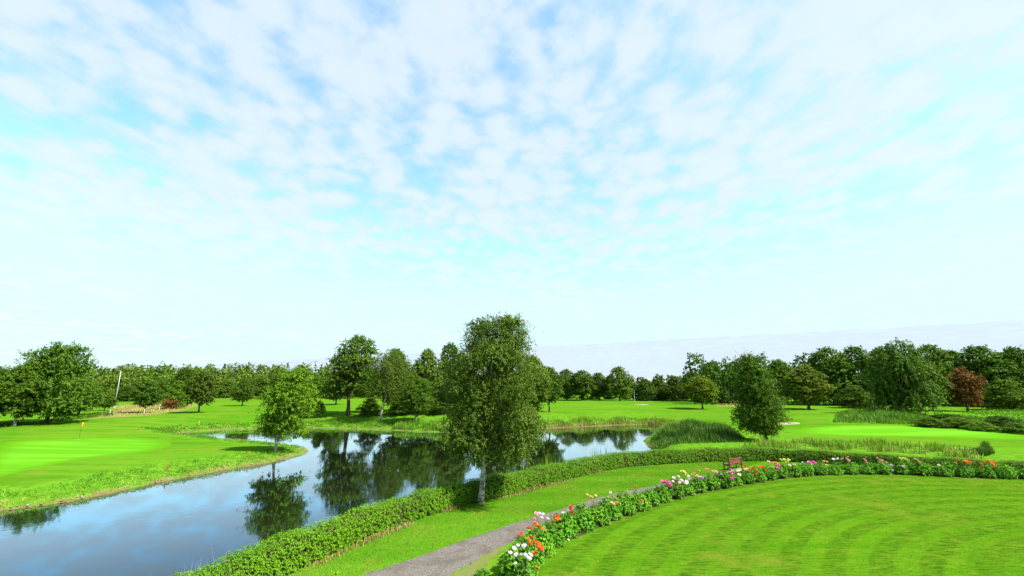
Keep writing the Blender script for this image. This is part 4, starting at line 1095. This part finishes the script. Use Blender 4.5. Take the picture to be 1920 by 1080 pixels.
# ------------------------------------------------------------------ short blades over the near lawn
rng = np.random.default_rng(17)
def lawn_blades(name, P, n, h, label, seed, color=(1, 1, 1), avoid=()):
    rng = np.random.default_rng(seed)
    xy = in_poly(rng, P, n)
    for A in avoid:
        xy = xy[poly_sd(np.array(A), xy[:, 0], xy[:, 1]) > 0.02]
    n = len(xy); az = rng.uniform(0, PI, n); wv_ = np.stack([np.cos(az), np.sin(az), np.zeros(n)], 1) * .011
    p0 = np.concatenate([xy, np.full((n, 1), .004)], 1)
    tip = p0 + np.concatenate([rng.normal(0, .5, (n, 2)) * h, (h * rng.uniform(.5, 1.2, n))[:, None]], 1)
    V = np.stack([p0 - wv_, p0 + wv_, tip], 1).reshape(-1, 3)
    t = np.clip(.45 + .35 * np.sin(xy[:, 0] * 1.1 + 2 * np.sin(xy[:, 1] * .5)) * np.sin(xy[:, 1] * .8 + xy[:, 0] * .3) + rng.normal(0, .2, n), 0, 1)
    o = obj(name, mesh_np(name, V, np.arange(3 * n), np.full(n, 3), M['blade'], np.repeat(t, 3))); o.color = (*color, 1)
    return tag(o, label, 'grass', kind='stuff')
lawn_near = [tuple(p) for p in bedL[8:130:3]] + [(46, 31), (42, 22), (25, 12), (12, 10), (1, 12)]
lawn_blades('lawn_grass', lawn_near, 200000, .026, 'short mown grass of the round lawn right of the flower bed', 18)
strip_poly = [tuple(p) for p in hl[4:150:4]] + [tuple(p) for p in pl[::-1][2:]]
lawn_blades('lawn_grass', strip_poly, 70000, .026, 'short mown grass between the gravel path and the hedge', 19, avoid=[bed_poly])

# ------------------------------------------------------------------ stones along the waterline
def stones():
    rng = np.random.default_rng(41); mb = MB()
    pts = []
    n = len(POND)
    for i in range(3, 34):
        a = POND[i]; b = POND[i + 1]; l = np.hypot(*(b - a)); den = 5.5 if i < 13 else 2.5
        for k in range(int(l * den)):
            f = rng.uniform(); p = a + (b - a) * f; d = (b - a) / (l + 1e-9)
            nn = np.array([-d[1], d[0]]); 
            e = p + nn * .5
            if poly_sd(POND, np.array([e[0]]), np.array([e[1]]))[0] < 0: nn = -nn
            p = p + nn * rng.uniform(-.05, .30); pts.append(p)
    for p in pts:
        r = rng.uniform(.035, .10); z = H1(p[0], p[1])
        vs = []
        for (x, y, q) in ((1,0,0),(.5,.85,0),(-.5,.85,.1),(-1,0,0),(-.5,-.85,0),(.5,-.85,.1),(.25,.2,.8),(-.35,-.1,.7)):
            vs.append((p[0] + x * r * rng.uniform(.7, 1.3), p[1] + y * r * rng.uniform(.7, 1.3), z - .02 + q * r * rng.uniform(.6, 1.2)))
        mb.add(vs, [(0,1,6),(1,2,7,6),(2,3,7),(3,4,7),(4,5,6,7),(5,0,6)])
    o = obj('bank_stones', mb.mesh('bank_stones', plain_mat('bank stones', (0.16, 0.13, 0.095), .9, .2, .5, .9)))
    tag(o, 'line of small pale stones along the waterline of the pond', 'stones', kind='stuff')
stones()

# ------------------------------------------------------------------ garden bench
def bench():
    p0 = Vector((17.35, 38.70)); p1 = Vector((19.0, 39.55)); d = (p1 - p0).normalized()
    L = 1.55; c = (p0 + p1) / 2
    e = empty('garden_bench', (c.x, c.y, 0.011), math.atan2(d.y, d.x))
    tag(e, 'reddish brown wooden garden bench facing the pond behind the flower bed', 'bench')
    red = bark_mat('red brown bench wood', (0.095, 0.033, 0.018), (0.165, 0.062, 0.035), (2, 14, 14), .35, .65)
    dark = bark_mat('weathered bench frame', (0.020, 0.014, 0.010), (0.060, 0.038, 0.026), (6, 6, 3), .35, .65)
    def part(name, boxes, mat):
        mb = MB()
        for b in boxes: mb.box(*b[:2], **(b[2] if len(b) > 2 else {}))
        return obj(name, mb.mesh(name, mat), e)
    h = L / 2
    for s in (-1, 1):
        part('leg', [((s * (h - .04), -.02, .45), (.07, .07, .90), {'rx': -.06, 'bev': .008})], dark)           # rear, carries the back
        part('leg', [((s * (h - .04), .50, .32), (.07, .07, .64), {'bev': .008})], dark)
        part('armrest', [((s * (h - .04), .255, .655), (.085, .60, .035), {'bev': .01})], dark)
        part('side_rail', [((s * (h - .04), .24, .39), (.05, .47, .07))], dark)
    part('seat_rail', [((0, .465, .39), (L - .15, .04, .08))], dark)
    part('stretcher', [((0, .24, .17), (L - .15, .05, .05))], dark)
    for i in range(5):
        part('seat_slat', [((0, .05 + i * .105, .445), (L - .02, .085, .028))], red)
    part('top_rail', [((0, .025, .885), (L - .02, .05, .09), {'rx': -.1})], red)
    part('bottom_rail', [((0, .005, .56), (L - .15, .045, .07), {'rx': -.1})], red)
    n = 13
    for i in range(n):
        x = -h + .12 + (L - .24) * i / (n - 1)
        part('back_slat', [((x, .015, .72), (.085, .018, .28), {'rx': -.1})], red)
bench()

# ------------------------------------------------------------------ dahlias
def petal_bloom(name, mat, seed, flat=0.75):
    rng = random.Random(seed); mb = MB(); n = 46
    for i in range(n):
        f = (i + .5) / n; z = 1 - 1.35 * f; z = max(z, -.35); r = math.sqrt(max(0, 1 - z * z)); a = i * 2.39996
        o = Vector((r * math.cos(a), r * math.sin(a), z * flat)); t = Vector((-math.sin(a), math.cos(a), 0))
        l = .62 + .35 * r; w_ = .24 + .10 * rng.random()
        b = o * .35; m_ = o * (.35 + .45 * l); tip = o * (.42 + .62 * l) + Vector((0, 0, .10 * r))
        mb.add([b, m_ + t * w_, tip, m_ - t * w_], [(0, 1, 2, 3)])
    mb.tube([(0, 0, -.3), (0, 0, .15)], [.3, .34], 7)
    return mb.mesh(name, mat)

def bloom_mat(name, ca, cb):
    m, t = new_mat(name)
    oi = t.n('ShaderNodeObjectInfo')
    c = t.mix(oi.outputs['Random'], rgb(*ca), rgb(*cb))
    p = t.n('ShaderNodeBsdfPrincipled', {'Base Color': c, 'Roughness': .6, 'Specular IOR Level': .15})
    tr = t.n('ShaderNodeBsdfTranslucent', {'Color': c})
    mx = t.n('ShaderNodeMixShader', {0: .25, 1: p.outputs[0], 2: tr.outputs[0]})
    t.n('ShaderNodeOutputMaterial', {0: mx.outputs[0]})
    return m
HUES = {'white': ((.78, .70, .72), (.82, .78, .76)), 'orange': ((.70, .13, .02), (.78, .24, .05)), 'pink': ((.72, .24, .30), (.75, .40, .40)),
        'magenta': ((.68, .10, .36), (.74, .20, .46)), 'red': ((.68, .055, .05), (.72, .11, .08)), 'yellow': ((.66, .60, .07), (.74, .70, .24)),
        'peach': ((.74, .34, .20), (.78, .45, .30)), 'lilac': ((.52, .24, .62), (.64, .38, .68)), 'cream': ((.72, .68, .38), (.78, .74, .50))}
BLOOM = {k: petal_bloom(k + ' bloom', bloom_mat(k + ' petals', *v), i) for i, (k, v) in enumerate(HUES.items())}
STEM_ME = None
mb = MB(); mb.tube([(0, 0, -1), (.03, .02, -.5), (0, 0, 0)], [.008, .007, .006], 5)
STEM_ME = mb.mesh('dahlia stem', plain_mat('dahlia stem', (.06, .11, .03), .6, .3, .2))

def dahlia_foliage(seed, h=0.92):
    rng = np.random.default_rng(seed); n = 190
    u = rand_dirs(rng, n, -0.1); f = rng.uniform(.45, 1.0, (n, 1))
    base = np.array([0, 0, h * .30]) + u * np.array([.56, .56, h * .62]) * f
    base[:, 2] = np.clip(base[:, 2], .08, h)
    d = unit(u + rng.normal(0, .4, (n, 3)))
    V, F, T = sprays(rng, base, d, u, .14, 6, .115, .3, .18, .5, .62)
    # lower skirt of leaves
    m = 55; ph = rng.uniform(0, 2 * PI, m); b2 = np.stack([.48 * np.cos(ph), .48 * np.sin(ph), rng.uniform(.06, .4, m)], 1)
    o2 = np.stack([np.cos(ph), np.sin(ph), np.full(m, .2)], 1)
    V2, F2, T2 = sprays(rng, b2, unit(o2), unit(o2), .12, 6, .11, .4, .2, .4, .62)
    return mesh_np('dahlia foliage', np.concatenate([V, V2]), np.concatenate([F, F2 + len(V)]), np.full(len(F) + len(F2), 4), M['leaf_dahlia'], np.concatenate([T, T2]))
FOL = [dahlia_foliage(200 + i) for i in range(7)]
def dahlia_stalks(seed):
    rr = random.Random(seed); mb = MB()
    for i in range(9):
        a = rr.uniform(0, 2 * PI); r = rr.uniform(.05, .3)
        mb.tube([(.3 * r * math.cos(a), .3 * r * math.sin(a), 0), (r * math.cos(a), r * math.sin(a), .45), (1.2 * r * math.cos(a), 1.2 * r * math.sin(a), .85)], [.014, .011, .006], 5)
    return mb.mesh('dahlia stalks', STEM_ME.materials[0])
STK = [dahlia_stalks(i) for i in range(3)]

BLOOMS = {
 'white': [(0.08, 17.61, 0.95), (0.21, 17.78, 0.95), (0.43, 17.67, 0.95), (-0.06, 17.34, 0.90), (0.31, 17.04, 0.90), (0.13, 16.84, 0.90), (0.45, 16.89, 0.95), (0.62, 16.99, 0.95), (0.57, 16.84, 0.90), (0.09, 16.72, 0.70), (0.54, 17.04, 0.90),
           (1.21, 21.82, 1.00), (1.37, 21.82, 1.00), (1.30, 21.51, 0.95), (1.54, 21.26, 0.95), (2.33, 22.37, 0.95), (10.04, 30.06, 1.00), (10.40, 30.23, 1.00), (10.29, 30.30, 1.05), (9.79, 29.45, 0.90), (10.04, 28.98, 0.90), (10.51, 29.24, 0.85), (10.88, 29.67, 0.95), (11.03, 30.23, 1.00), (10.33, 29.50, 0.95), (10.84, 29.08, 0.85), (10.66, 29.45, 0.90),
           (20.48, 35.20, 0.90), (22.22, 36.07, 0.95), (22.39, 35.44, 0.90), (21.94, 36.07, 0.95), (24.98, 37.27, 1.00), (25.49, 37.54, 1.00), (20.92, 35.59, 0.95), (2.93, 20.43, 0.30)],
 'orange': [(0.61, 18.47, 0.95), (0.74, 18.53, 0.95), (0.87, 18.35, 0.95), (0.93, 18.12, 0.95), (1.02, 18.05, 0.90), (1.06, 17.66, 0.90), (1.25, 17.96, 0.70), (0.68, 18.22, 0.90), (0.81, 17.71, 0.80), (0.96, 17.71, 0.85), (0.91, 17.44, 0.40), (0.80, 18.23, 0.95), (0.96, 17.94, 0.90), (1.13, 17.87, 0.85),
            (0.29, 19.13, 0.90), (0.37, 19.35, 0.95), (0.66, 19.90, 0.95), (0.81, 19.72, 1.00), (0.96, 20.19, 1.05), (1.01, 19.86, 1.00), (1.26, 19.76, 0.95), (1.07, 19.90, 0.95), (0.86, 19.93, 1.00), (1.96, 21.51, 0.95), (2.05, 21.51, 0.95), (1.93, 21.21, 0.90), (1.77, 21.29, 0.90), (6.95, 27.30, 1.00),
            (16.34, 34.00, 0.95), (16.52, 34.13, 1.00), (16.13, 33.66, 0.90), (16.42, 33.36, 0.95), (17.09, 34.13, 1.00), (17.55, 34.22, 0.95), (17.24, 33.66, 0.90), (17.77, 34.13, 1.00), (17.76, 33.78, 0.95), (17.26, 33.31, 0.75), (17.10, 33.19, 0.60), (18.03, 33.63, 0.80), (19.54, 35.51, 1.00), (19.56, 35.75, 1.00), (16.75, 33.78, 0.95), (17.38, 33.69, 1.00),
            (33.60, 36.40, 0.90), (34.32, 36.49, 1.00), (34.53, 36.49, 1.00), (34.06, 36.07, 0.95), (34.37, 36.15, 0.90), (34.88, 36.57, 0.95), (35.23, 36.07, 0.95), (35.76, 36.32, 0.95), (36.19, 36.49, 1.00), (35.87, 35.99, 1.00), (36.15, 36.07, 0.95), (35.59, 35.44, 0.90), (35.57, 35.14, 0.80), (34.52, 35.37, 0.80), (35.64, 35.67, 0.90)],
 'red': [(2.75, 22.80, 1.05), (2.74, 22.37, 0.95), (2.72, 22.72, 1.00), (6.54, 26.87, 0.95), (10.07, 29.50, 0.95), (34.21, 36.75, 1.00), (34.65, 36.75, 1.00), (36.57, 36.75, 1.00), (36.25, 36.24, 1.00)],
 'pink': [(1.06, 21.73, 1.00), (1.00, 21.42, 0.95), (1.10, 21.67, 0.95), (13.74, 32.45, 1.00), (19.49, 36.49, 1.00), (19.53, 36.07, 0.95), (18.77, 34.39, 0.85), (26.10, 37.81, 1.00), (26.40, 37.81, 1.00), (27.01, 38.52, 1.10), (26.41, 37.61, 0.95), (27.38, 37.27, 1.00), (27.15, 36.83, 0.95), (26.99, 36.48, 0.85),
          (28.80, 37.81, 1.00), (28.46, 37.08, 0.95), (28.63, 37.08, 0.95), (28.52, 36.15, 0.90), (31.93, 38.09, 1.00), (31.44, 37.27, 1.00), (31.30, 36.90, 0.90)],
 'magenta': [(8.99, 28.87, 0.95), (9.09, 28.72, 0.95), (9.30, 28.77, 1.00), (9.30, 28.57, 0.95), (9.26, 28.27, 0.95), (9.43, 28.33, 0.85), (9.11, 28.23, 0.90), (9.23, 28.92, 1.00), (14.37, 32.35, 0.95), (14.49, 32.15, 0.95), (14.71, 32.15, 0.95), (14.66, 31.88, 0.80), (14.83, 31.88, 0.70), (14.90, 32.85, 1.00), (14.63, 31.71, 0.60),
             (19.51, 35.12, 0.95), (19.53, 34.97, 0.90), (19.34, 34.39, 0.85), (22.49, 35.99, 1.00), (22.69, 35.99, 1.00), (22.94, 36.07, 0.95), (22.34, 35.59, 0.95)],
 'yellow': [(11.20, 31.47, 1.10), (11.16, 31.02, 1.05), (11.09, 31.57, 1.05), (11.27, 30.94, 1.00), (11.13, 31.10, 1.10), (20.72, 37.01, 1.00), (20.82, 36.67, 1.05), (20.95, 36.49, 1.00), (20.72, 36.32, 0.95), (21.30, 36.93, 1.05), (20.55, 35.52, 0.85), (20.86, 35.52, 0.85), (20.74, 36.75, 1.00), (30.60, 37.81, 1.00), (30.62, 37.47, 1.05), (30.43, 37.01, 1.00), (30.86, 37.27, 1.00)],
 'cream': [(3.84, 24.91, 1.10), (4.25, 24.79, 1.05), (5.14, 25.39, 1.10), (10.42, 29.08, 0.85), (15.37, 32.53, 0.75), (23.95, 36.07, 0.80), (32.15, 36.23, 0.85)],
 'peach': [(4.04, 24.79, 1.00), (5.28, 24.91, 1.00), (5.04, 24.57, 0.85), (5.28, 24.57, 0.80), (6.98, 26.22, 0.55), (11.89, 31.49, 1.00), (12.29, 31.67, 1.10), (11.95, 31.14, 0.90), (11.68, 31.30, 1.00), (13.32, 32.65, 1.00), (13.19, 32.76, 1.05), (13.44, 32.25, 1.00), (24.12, 36.75, 1.00), (23.66, 36.32, 0.95), (25.79, 37.54, 1.00)],
 'lilac': [(11.97, 30.51, 0.95), (12.01, 30.20, 0.85), (12.01, 30.44, 0.90), (13.66, 31.50, 0.90), (29.33, 35.68, 0.75), (29.46, 35.69, 0.60), (29.38, 35.42, 0.35)],
}
ORD = 'zero first second third fourth fifth sixth seventh eighth ninth tenth eleventh twelfth thirteenth fourteenth fifteenth sixteenth seventeenth eighteenth nineteenth'.split()
TENS = {2: ('twentieth', 'twenty'), 3: ('thirtieth', 'thirty'), 4: ('fortieth', 'forty'), 5: ('fiftieth', 'fifty'), 6: ('sixtieth', 'sixty'), 7: ('seventieth', 'seventy'), 8: ('eightieth', 'eighty'), 9: ('ninetieth', 'ninety')}
def ordinal(n):
    if n < 20: return ORD[n]
    a, b = divmod(n, 10)
    return TENS[a][0] if b == 0 else TENS[a][1] + '-' + ORD[b]

def dahlias():
    rr = random.Random(12)
    # the row starts at the near end of the bed and runs along the lawn edge
    L = side(bedL, 0.58)
    d = np.concatenate([[0], np.cumsum(np.hypot(*np.diff(L, axis=0).T))])
    s0 = d[np.argmin(abs(L[:, 1] - 17.5) + (L[:, 0] > 5) * 99)]
    s1 = d[np.argmin(abs(L[:, 0] - 40.5))]
    n = int((s1 - s0) / 0.66)
    spots = []
    for i in range(n + 1):
        s = s0 + (s1 - s0) * i / n
        x = float(np.interp(s, d, L[:, 0])); y = float(np.interp(s, d, L[:, 1]))
        j = (0.20 if i % 2 else -0.20) + rr.uniform(-.08, .08)
        k = min(len(L) - 2, int(np.searchsorted(d, s))); t = L[k + 1] - L[k]; t /= np.hypot(*t)
        spots.append((x - t[1] * j, y + t[0] * j))
        if i < 10 and i % 2 == 0:
            j += .28; spots.append((x - t[1] * j, y + t[0] * j))        # the near end is two plants deep
    # give every bloom to the plant nearest to it
    own = {i: [] for i in range(len(spots))}
    SP = np.array(spots)
    for hue, pts in BLOOMS.items():
        for p in pts:
            dd = np.hypot(SP[:, 0] - p[0], SP[:, 1] - p[1]); i = int(np.argmin(dd))
            own[i].append((hue, p))
    HT_ = {}
    for i, (x, y) in enumerate(spots):
        cols = []
        for hname, _ in own[i]:
            if hname not in cols: cols.append(hname)
        sc = rr.uniform(.84, 1.06)
        if i > len(spots) * .55: sc *= 1.04
        e = empty('dahlia', (x, y, 0.012), rr.uniform(0, 6.28))
        where = ordinal(i + 1) + ' dahlia from the near end of the flower bed'
        if cols:
            lab = where + ', with ' + ' and '.join(cols[:2]) + ' blooms'
        else:
            lab = where + ', all leaves without open blooms'
        tag(e, lab, 'dahlia', 'dahlias in the curved flower bed')
        f = obj('foliage', FOL[(i * 3 + rr.randrange(2)) % 7], e); f.scale = (sc, sc, sc * rr.uniform(.80, 1.15))
        g = rr.uniform(.85, 1.3); f.color = (g * rr.uniform(.9, 1.1), g, g * .9, 1)
        obj('stalks', STK[i % 3], e)
        rz = e.rotation_euler.z
        for hname, p in own[i]:
            dx, dy = p[0] - x, p[1] - y; r = math.hypot(dx, dy)
            if r > .75: dx *= .75 / r; dy *= .75 / r
            lx = dx * math.cos(-rz) - dy * math.sin(-rz); ly = dx * math.sin(-rz) + dy * math.cos(-rz)
            z = p[2] * rr.uniform(.98, 1.12)
            b = obj('bloom', BLOOM[hname], e, (lx, ly, z))
            s_ = rr.uniform(.060, .115) * (1.0 + .012 * max(0, y - 20)); b.scale = (s_, s_, s_)
            b.rotation_euler = (rr.uniform(-.5, .9), rr.uniform(-.5, .5), rr.uniform(0, 6))
            st = obj('stem', STEM_ME, b); st.scale = (1 / s_, 1 / s_, .5 / s_)
dahlias()

# ------------------------------------------------------------------ small plants near the path
def small_shrub(name, x, y, r, h, label, color, mat='leaf_dahlia', n=150, leaf=.06):
    rng = np.random.default_rng(int(abs(x * 100))); u = rand_dirs(rng, n, 0)
    base = u * np.array([r, r, h]) * rng.uniform(.5, 1, (n, 1))
    V, F, T = sprays(rng, base, unit(u + rng.normal(0, .3, (n, 3))), u, r * .3, 6, leaf, .1, .2, .4, .5)
    e = empty(name, (x, y, .006)); tag(e, label, 'shrub')
    o = obj('foliage', mesh_np(name, V, F, np.full(len(F), 4), M[mat], T), e); o.color = (*color, 1)
    mb = MB()
    for i in range(5):
        a = i * 1.26; mb.tube([(0, 0, 0), (r * .3 * math.cos(a), r * .3 * math.sin(a), h * .5), (r * .7 * math.cos(a), r * .7 * math.sin(a), h * .8)], [.012, .008, .004], 5)
    obj('stems', mb.mesh(name + ' stems', M['bark']), e)
sx, sy = (-1.03, 17.81)
small_shrub('small_shrub', sx, sy, .26, .22, 'small dark green clump at the path edge left of the white dahlias', (.7, .9, .7))
sx, sy = (-6.15, 17.10)
small_shrub('small_shrub', sx, sy, .34, .34, 'yellow green plant tip at the bottom edge between hedge and path', (2.0, 1.3, .8))

# ------------------------------------------------------------------ floodlight mast
def mast():
    x, y, h, _, _ = (-110.10, 129.69, 11.50, 3.73, -0.68)
    e = empty('floodlight_mast', (x, y, H1(x, y))); tag(e, 'tall pale grey floodlight mast standing before the far left wood', 'mast')
    steel = plain_mat('galvanised steel', (.36, .36, .36), .45, .5, .1, 2.0, 0.2)
    mb = MB(); mb.tube([(0, 0, -.3), (0, 0, h * .5), (0, 0, h * .985)], [.11, .10, .08], 10)
    obj('pole', mb.mesh('pole', steel, True), e)
    mb = MB(); mb.box((0, 0, .35), (.36, .36, .5), bev=.04); obj('base_box', mb.mesh('base_box', steel), e)
    mb = MB(); mb.box((0, 0, h - .12), (2.1, .16, .16), bev=.02); obj('crossbar', mb.mesh('crossbar', steel), e)
    dk_ = plain_mat('lamp housing', (.10, .11, .12), .5, .4, .1); gl = plain_mat('lamp glass', (.35, .40, .45), .15, .6, .05)
    for s in (-.75, 0, .75):
        mb = MB(); mb.box((s, -.22, h + .05), (.55, .45, .30), rx=.5, bev=.05); l = obj('lamp', mb.mesh('lamp', dk_), e)
        mb = MB(); mb.box((s, -.42, h - .07), (.46, .03, .24), rx=.5); obj('lamp_glass', mb.mesh('lamp_glass', gl), l)
mast()

# ------------------------------------------------------------------ flag, stakes, posts
def flagstick():
    x, y = (-59.23, 65.01)
    z = H1(x, y) + .03
    e = empty('golf_flag', (x, y, z)); tag(e, 'yellow flag on a thin pin in the left putting green', 'flag')
    mb = MB(); mb.tube([(0, 0, -.1), (0, 0, 2.3)], [.022, .018], 6); obj('pin', mb.mesh('pin', plain_mat('dark pin', (.05, .05, .05), .5)), e)
    mb = MB(); nn = 7; vs = []
    for i in range(nn):
        f = i / (nn - 1); xx = .03 + f * .42; yy = .06 * math.sin(f * 5); dr = .20 * f
        for t, dy_ in ((.55, 0), (.02, 0), ):
            vs.append((xx, yy, 2.28 - (.58 - t) - dr * (1.0 if t > .1 else .9)))
    fs = [(2 * i, 2 * i + 1, 2 * i + 3, 2 * i + 2) for i in range(nn - 1)]
    mb.add(vs, fs); me = mb.mesh('cloth', plain_mat('yellow flag cloth', (.60, .36, .01), .7, .2, .08))
    c = obj('cloth', me, e); md = c.modifiers.new('thickness', 'SOLIDIFY'); md.thickness = .008
    mb = MB(); mb.tube([(0, 0, -.08), (0, 0, .004)], [.07, .07], 12); obj('cup', mb.mesh('cup', plain_mat('white cup', (.6, .6, .6), .5)), e)
flagstick()
red_wood = plain_mat('red stake paint', (.30, .060, .022), .7, .3, .3, 9.0)
white_wood = plain_mat('white stake paint', (.55, .53, .48), .7, .3, .15, 9.0)
grey_wood = plain_mat('grey marker', (.14, .15, .16), .7, .3, .15, 9.0)
def stake(xy, h, wd, mat, label, tilt=0.0, group=None, name='marker_stake'):
    x, y = xy; mb = MB()
    r = wd / 2
    ring = [(-r, -r), (r, -r), (r, r), (-r, r)]
    vs = [(a, b, -.12) for a, b in ring] + [(a, b, h - wd) for a, b in ring] + [(a * .55, b * .55, h) for a, b in ring]
    fs = [(3, 2, 1, 0), (8, 9, 10, 11)] + [(i, (i + 1) % 4, 4 + (i + 1) % 4, 4 + i) for i in range(4)] + [(4 + i, 4 + (i + 1) % 4, 8 + (i + 1) % 4, 8 + i) for i in range(4)]
    mb.add(vs, fs)
    o = obj(name, mb.mesh(name, mat), None, (x, y, H1(x, y))); o.rotation_euler = (0, tilt, .4)
    tag(o, label, 'stake', group)
GS = 'marker stakes around the pond'
stake((-30.22, 42.20), .52, .08, red_wood, 'red marker stake on the bank below the left putting green', .05, GS)
stake((-27.50, 50.00), .52, .09, red_wood, 'red marker stake on the point left of the leaning tree', .04, GS)
stake((-59.17, 75.01), .55, .11, red_wood, 'red marker stake at the left end of the narrow inlet', .04, GS)
stake((-58.69, 88.53), .70, .14, plain_mat('yellow stake', (.40, .26, .03), .7), 'yellow marker stake on the far side of the narrow inlet', 0, GS)
stake((-32.30, 95.17), .65, .14, plain_mat('orange stake', (.42, .14, .03), .7), 'orange marker stake on the far bank near the oak', 0, GS)
stake((-83.34, 106.37), 1.0, .10, white_wood, 'white post at the foot of the small dark tree', 0, 'white posts in the dry grass')
stake((-91.72, 122.00), 1.3, .11, white_wood, 'white post in the dry grass left of the russet bush', .04, 'white posts in the dry grass')
stake((-88.96, 103.94), .9, .10, white_wood, 'white post under the small tree by the mast', 0, 'white posts in the dry grass')
stake((88.40, 114.69), 1.3, .22, grey_wood, 'grey marker post in front of the right-hand wood', -.05)
def pin_far():
    x, y = (46.65, 177.66)
    e = empty('golf_flag', (x, y, H1(x, y))); tag(e, 'thin grey pole standing before the far tree line', 'pole')
    mb = MB(); mb.tube([(0, 0, -.2), (0, 0, 4.2)], [.10, .07], 7); obj('pole', mb.mesh('pole', plain_mat('grey pole', (.35, .36, .36), .5)), e)
    mb = MB(); mb.tube([(0, 0, 4.2), (0, 0, 4.36)], [.11, .05], 7); obj('cap', mb.mesh('cap', grey_wood), e)
pin_far()
# snag leaning at the water's edge beside the leaning tree
x, y = (-27.69, 55.57)
mb = MB(); mb.tube([(0, 0, -.05), (-.5, .3, .25), (-1.0, .7, .5), (-1.3, 1.1, .35)], [.07, .06, .05, .03], 7)
mb.tube([(-.5, .3, .25), (-.6, .7, .7)], [.04, .015], 5); mb.tube([(-.9, .6, .45), (-1.3, .5, .8)], [.035, .012], 5)
tag(obj('dead_branch', mb.mesh('dead_branch', M['bark_pale'], True), None, (x - .4, y + .6, H1(x - .4, y + .6))), 'pale dead branch at the water edge beside the leaning tree', 'branch')

# ------------------------------------------------------------------ houses glimpsed through the far tree line
def house(x, y, wd, dp_, wh, rh, label, rz, wallc, roofc):
    e = empty('house', (x, y, H1(x, y)), rz); tag(e, label, 'house', None)
    wm = plain_mat('house render', wallc, .85, .2, .08, 1.0); rm = plain_mat('roof tiles', roofc, .85, .2, .25, 3.0)
    mb = MB(); mb.box((0, 0, wh / 2), (wd, dp_, wh)); mb.add([(-wd/2, -dp_/2, wh), (-wd/2, dp_/2, wh), (-wd/2, 0, wh + rh), (wd/2, -dp_/2, wh), (wd/2, dp_/2, wh), (wd/2, 0, wh + rh)], [(0, 2, 1), (3, 4, 5)])
    obj('wall', mb.mesh('wall', wm), e)
    mb = MB(); o_ = .4; th = .15
    for s in (-1, 1):
        mb.add([(-wd/2 - o_, s * (dp_/2 + o_), wh - .25), (wd/2 + o_, s * (dp_/2 + o_), wh - .25), (wd/2 + o_, 0, wh + rh + .05), (-wd/2 - o_, 0, wh + rh + .05),
                (-wd/2 - o_, s * (dp_/2 + o_), wh - .25 + th), (wd/2 + o_, s * (dp_/2 + o_), wh - .25 + th), (wd/2 + o_, 0, wh + rh + .05 + th), (-wd/2 - o_, 0, wh + rh + .05 + th)],
               [(0, 1, 2, 3), (4, 5, 6, 7), (0, 1, 5, 4), (1, 2, 6, 5), (2, 3, 7, 6), (3, 0, 4, 7)])
    r = obj('roof', mb.mesh('roof', rm), e)
    mb = MB(); mb.box((wd * .25, 0, wh + rh + .3), (.7, .6, 1.2)); obj('chimney', mb.mesh('chimney', rm), r)
    gm_ = plain_mat('window glass', (.03, .04, .05), .1, .6, .05); fm = plain_mat('window frame', (.5, .5, .48), .6)
    for fl in (1.4, 4.0):
        if fl + .8 > wh: continue
        for k in range(3):
            xx = -wd / 2 + wd * (k + .5) / 3
            mb = MB(); mb.box((xx, -dp_/2 - .02, fl), (1.1, .06, 1.3)); wn = obj('window', mb.mesh('window', fm), e)
            mb = MB(); mb.box((xx, -dp_/2 - .06, fl), (.9, .04, 1.1)); obj('pane', mb.mesh('pane', gm_), wn)
house(62.5, 226, 9, 8, 6.2, 2.6, 'white house glimpsed through the gap in the far tree line', .15, (.55, .53, .50), (.30, .27, .25))
house(79, 236, 12, 9, 5.6, 3.0, 'pale roofed house just showing above the low olive tree', -.1, (.50, .47, .43), (.36, .33, .31))
